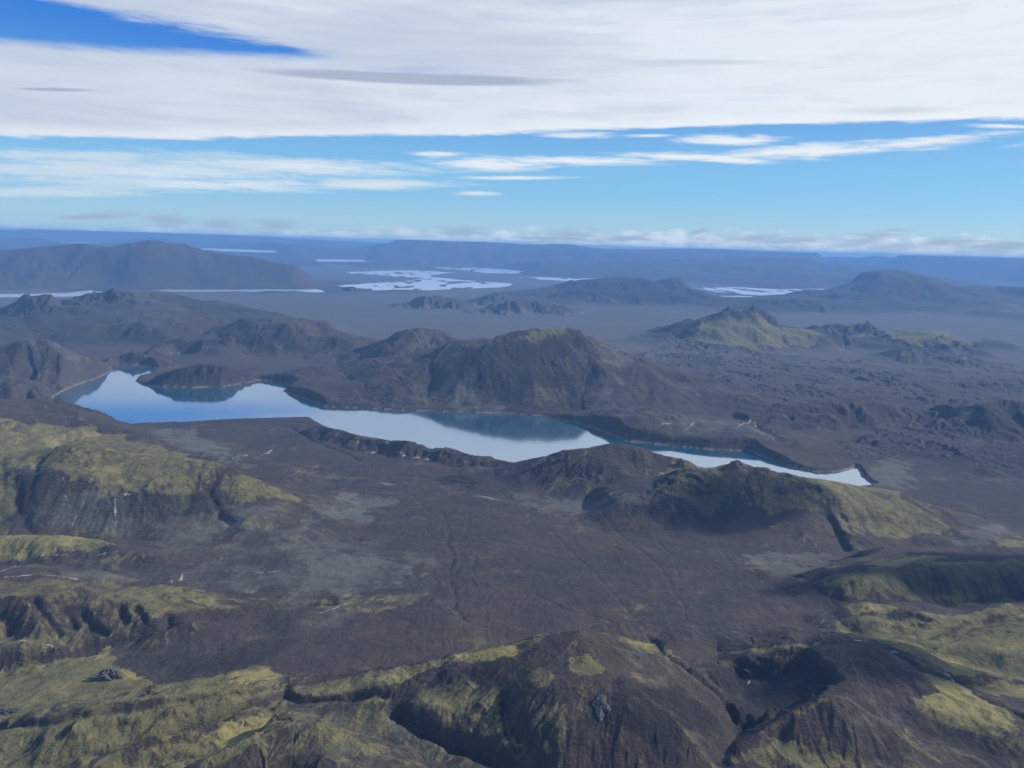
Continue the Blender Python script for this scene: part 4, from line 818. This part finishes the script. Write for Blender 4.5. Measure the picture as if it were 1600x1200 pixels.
# rock outcrops standing on the moss and on the crests
def rock_material():
    m = bpy.data.materials.new('grey rock'); m.use_nodes = True; t = NT(m.node_tree)
    bs = m.node_tree.nodes['Principled BSDF']; P = t.new('ShaderNodeNewGeometry').outputs['Position']
    t.l.new(t.mix(t.ss(t.noise(P, .35, 6, .7), .35, .65), (.045, .042, .040), (.17, .155, .14)), bs.inputs['Base Color']); bs.inputs['Roughness'].default_value = .95
    b = t.new('ShaderNodeBump'); b.inputs['Distance'].default_value = 1.0; t.l.new(t.noise(P, .5, 6, .7), b.inputs['Height']); t.l.new(b.outputs[0], bs.inputs['Normal']); return m
MR = rock_material()
def outcrop(nm, label, u, v, rx, ry, rz, jag, seed):
    x0, y0 = hit(u, v); n, mm = 54, 20
    T, Pp = np.meshgrid(np.linspace(0, 2 * PI, n, endpoint=False), np.linspace(-.35, PI / 2, mm))
    ux, uy, uz = np.cos(Pp) * np.cos(T), np.cos(Pp) * np.sin(T), np.sin(Pp)
    k = 1.0
    r = 1 + jag * (.55 * perlin(ux * 2 + uz, uy * 2, seed) + .5 * (.5 - np.abs(perlin(ux * 5 + uz * 2, uy * 5 - uz, seed + 1))) + .4 * (.5 - np.abs(perlin(ux * 11, uy * 11 + uz * 4, seed + 2))))
    px_, py_ = x0 + ux * r * rx, y0 + uy * r * ry
    gz = np.array([[sample(Z, float(a), float(b)) for a, b in zip(ra, rb)] for ra, rb in zip(px_, py_)])
    pz_ = gz + np.maximum(uz, -.3) * r * rz
    vs = np.stack([px_, py_, pz_], -1).reshape(-1, 3)
    fs = [(a * n + b, a * n + (b + 1) % n, (a + 1) * n + (b + 1) % n, (a + 1) * n + b) for a in range(mm - 1) for b in range(n)]
    me = bpy.data.meshes.new(nm); me.from_pydata([tuple(map(float, p)) for p in vs], [], fs); me.materials.append(MR); me.update()
    o = bpy.data.objects.new(nm, me); S.collection.objects.link(o); tag(o, None, label, 'rock outcrop')
outcrop('rock_outcrop', 'grey boulder strewn knoll on the olive slope at lower left', 168, 1058, 22, 16, 12, .9, 801)
outcrop('rock_outcrop', 'low rubble of grey rocks at the left edge of the olive slope', 10, 1112, 16, 8, 4, 1.0, 811)
outcrop('rock_outcrop', 'cracked grey rock rib on the dark ash hill at bottom centre', 940, 1102, 9, 16, 5, 1.0, 821)
outcrop('rock_spire', 'small pointed crag on the crest of the brown hill before the lake', 886, 717, 10, 9, 24, .7, 831)
outcrop('rock_spire', 'lower notched crag left of the pointed one on the brown hill crest', 858, 724, 12, 9, 19, .9, 841)
outcrop('rock_spire', 'small knob of rock on the crest right of the brown hill top', 1063, 727, 14, 10, 20, .8, 851)
outcrop('rock_spire', 'rounded rock cap on the crest of the mossy hill by the narrow lake end', 1152, 726, 30, 18, 12, .6, 861)
def cloud(gx_, gy_, rx, ry, rz, zc, dens, seed, label):
    # unseen shallow cumulus, added to cast shade on the ground at gx_, gy_
    k = zc / math.tan(SUN_EL); cx, cy = gx_ + k * math.sin(SUN_AZ), gy_ + k * math.cos(SUN_AZ)
    n, mth = 56, 22; vs, fs = [], []
    th = np.linspace(0, 2 * PI, n, endpoint=False); ph = np.linspace(-PI / 2, PI / 2, mth)
    T, Pp = np.meshgrid(th, ph); ux, uy, uz = np.cos(Pp) * np.cos(T), np.cos(Pp) * np.sin(T), np.sin(Pp)
    r = 1 + .38 * perlin(ux * 1.6 + uz, uy * 1.6 - uz, seed) + .28 * perlin(ux * 4 + uz * 2, uy * 4 + 2, seed + 1) + .12 * perlin(ux * 9, uy * 9 + uz * 3, seed + 2)
    zz = np.where(uz > 0, uz * r, uz * .35)
    pts = np.stack([cx + ux * r * rx, cy + uy * r * ry, zc + zz * rz], -1).reshape(-1, 3)
    for a in range(mth - 1):
        for b in range(n): fs.append((a * n + b, a * n + (b + 1) % n, (a + 1) * n + (b + 1) % n, (a + 1) * n + b))
    m = bpy.data.materials.get('cloud') or bpy.data.materials.new('cloud'); m.use_nodes = True; t = NT(m.node_tree); t.n.clear()
    o_ = t.new('ShaderNodeOutputMaterial'); v = t.new('ShaderNodeVolumePrincipled'); v.inputs['Color'].default_value = (1, 1, 1, 1); v.inputs['Density'].default_value = dens
    t.l.new(v.outputs[0], o_.inputs['Volume'])
    me = bpy.data.meshes.new('cloud'); me.from_pydata([tuple(map(float, p)) for p in pts], [], fs); me.materials.append(m); me.update()
    o = bpy.data.objects.new('cloud', me); S.collection.objects.link(o); tag(o, 'stuff', label, 'cloud')
for i, (u, v, rx, ry, dens) in enumerate([(1450, 905, 400, 100, .010), (1085, 795, 220, 140, .009), (1210, 1075, 150, 90, .012)]):
    p = hit(u, v); cloud(p[0], p[1], rx, ry, 130 + .1 * rx, 1300 + 25 * i, dens, 900 + 7 * i, ['long white cloud added out of view to shade the flat moss hill', 'broad round white cloud added out of view to shade the gullied left face', 'small white cloud added out of view to shade the black hollow'][i])
print('done', time.time() - T0)
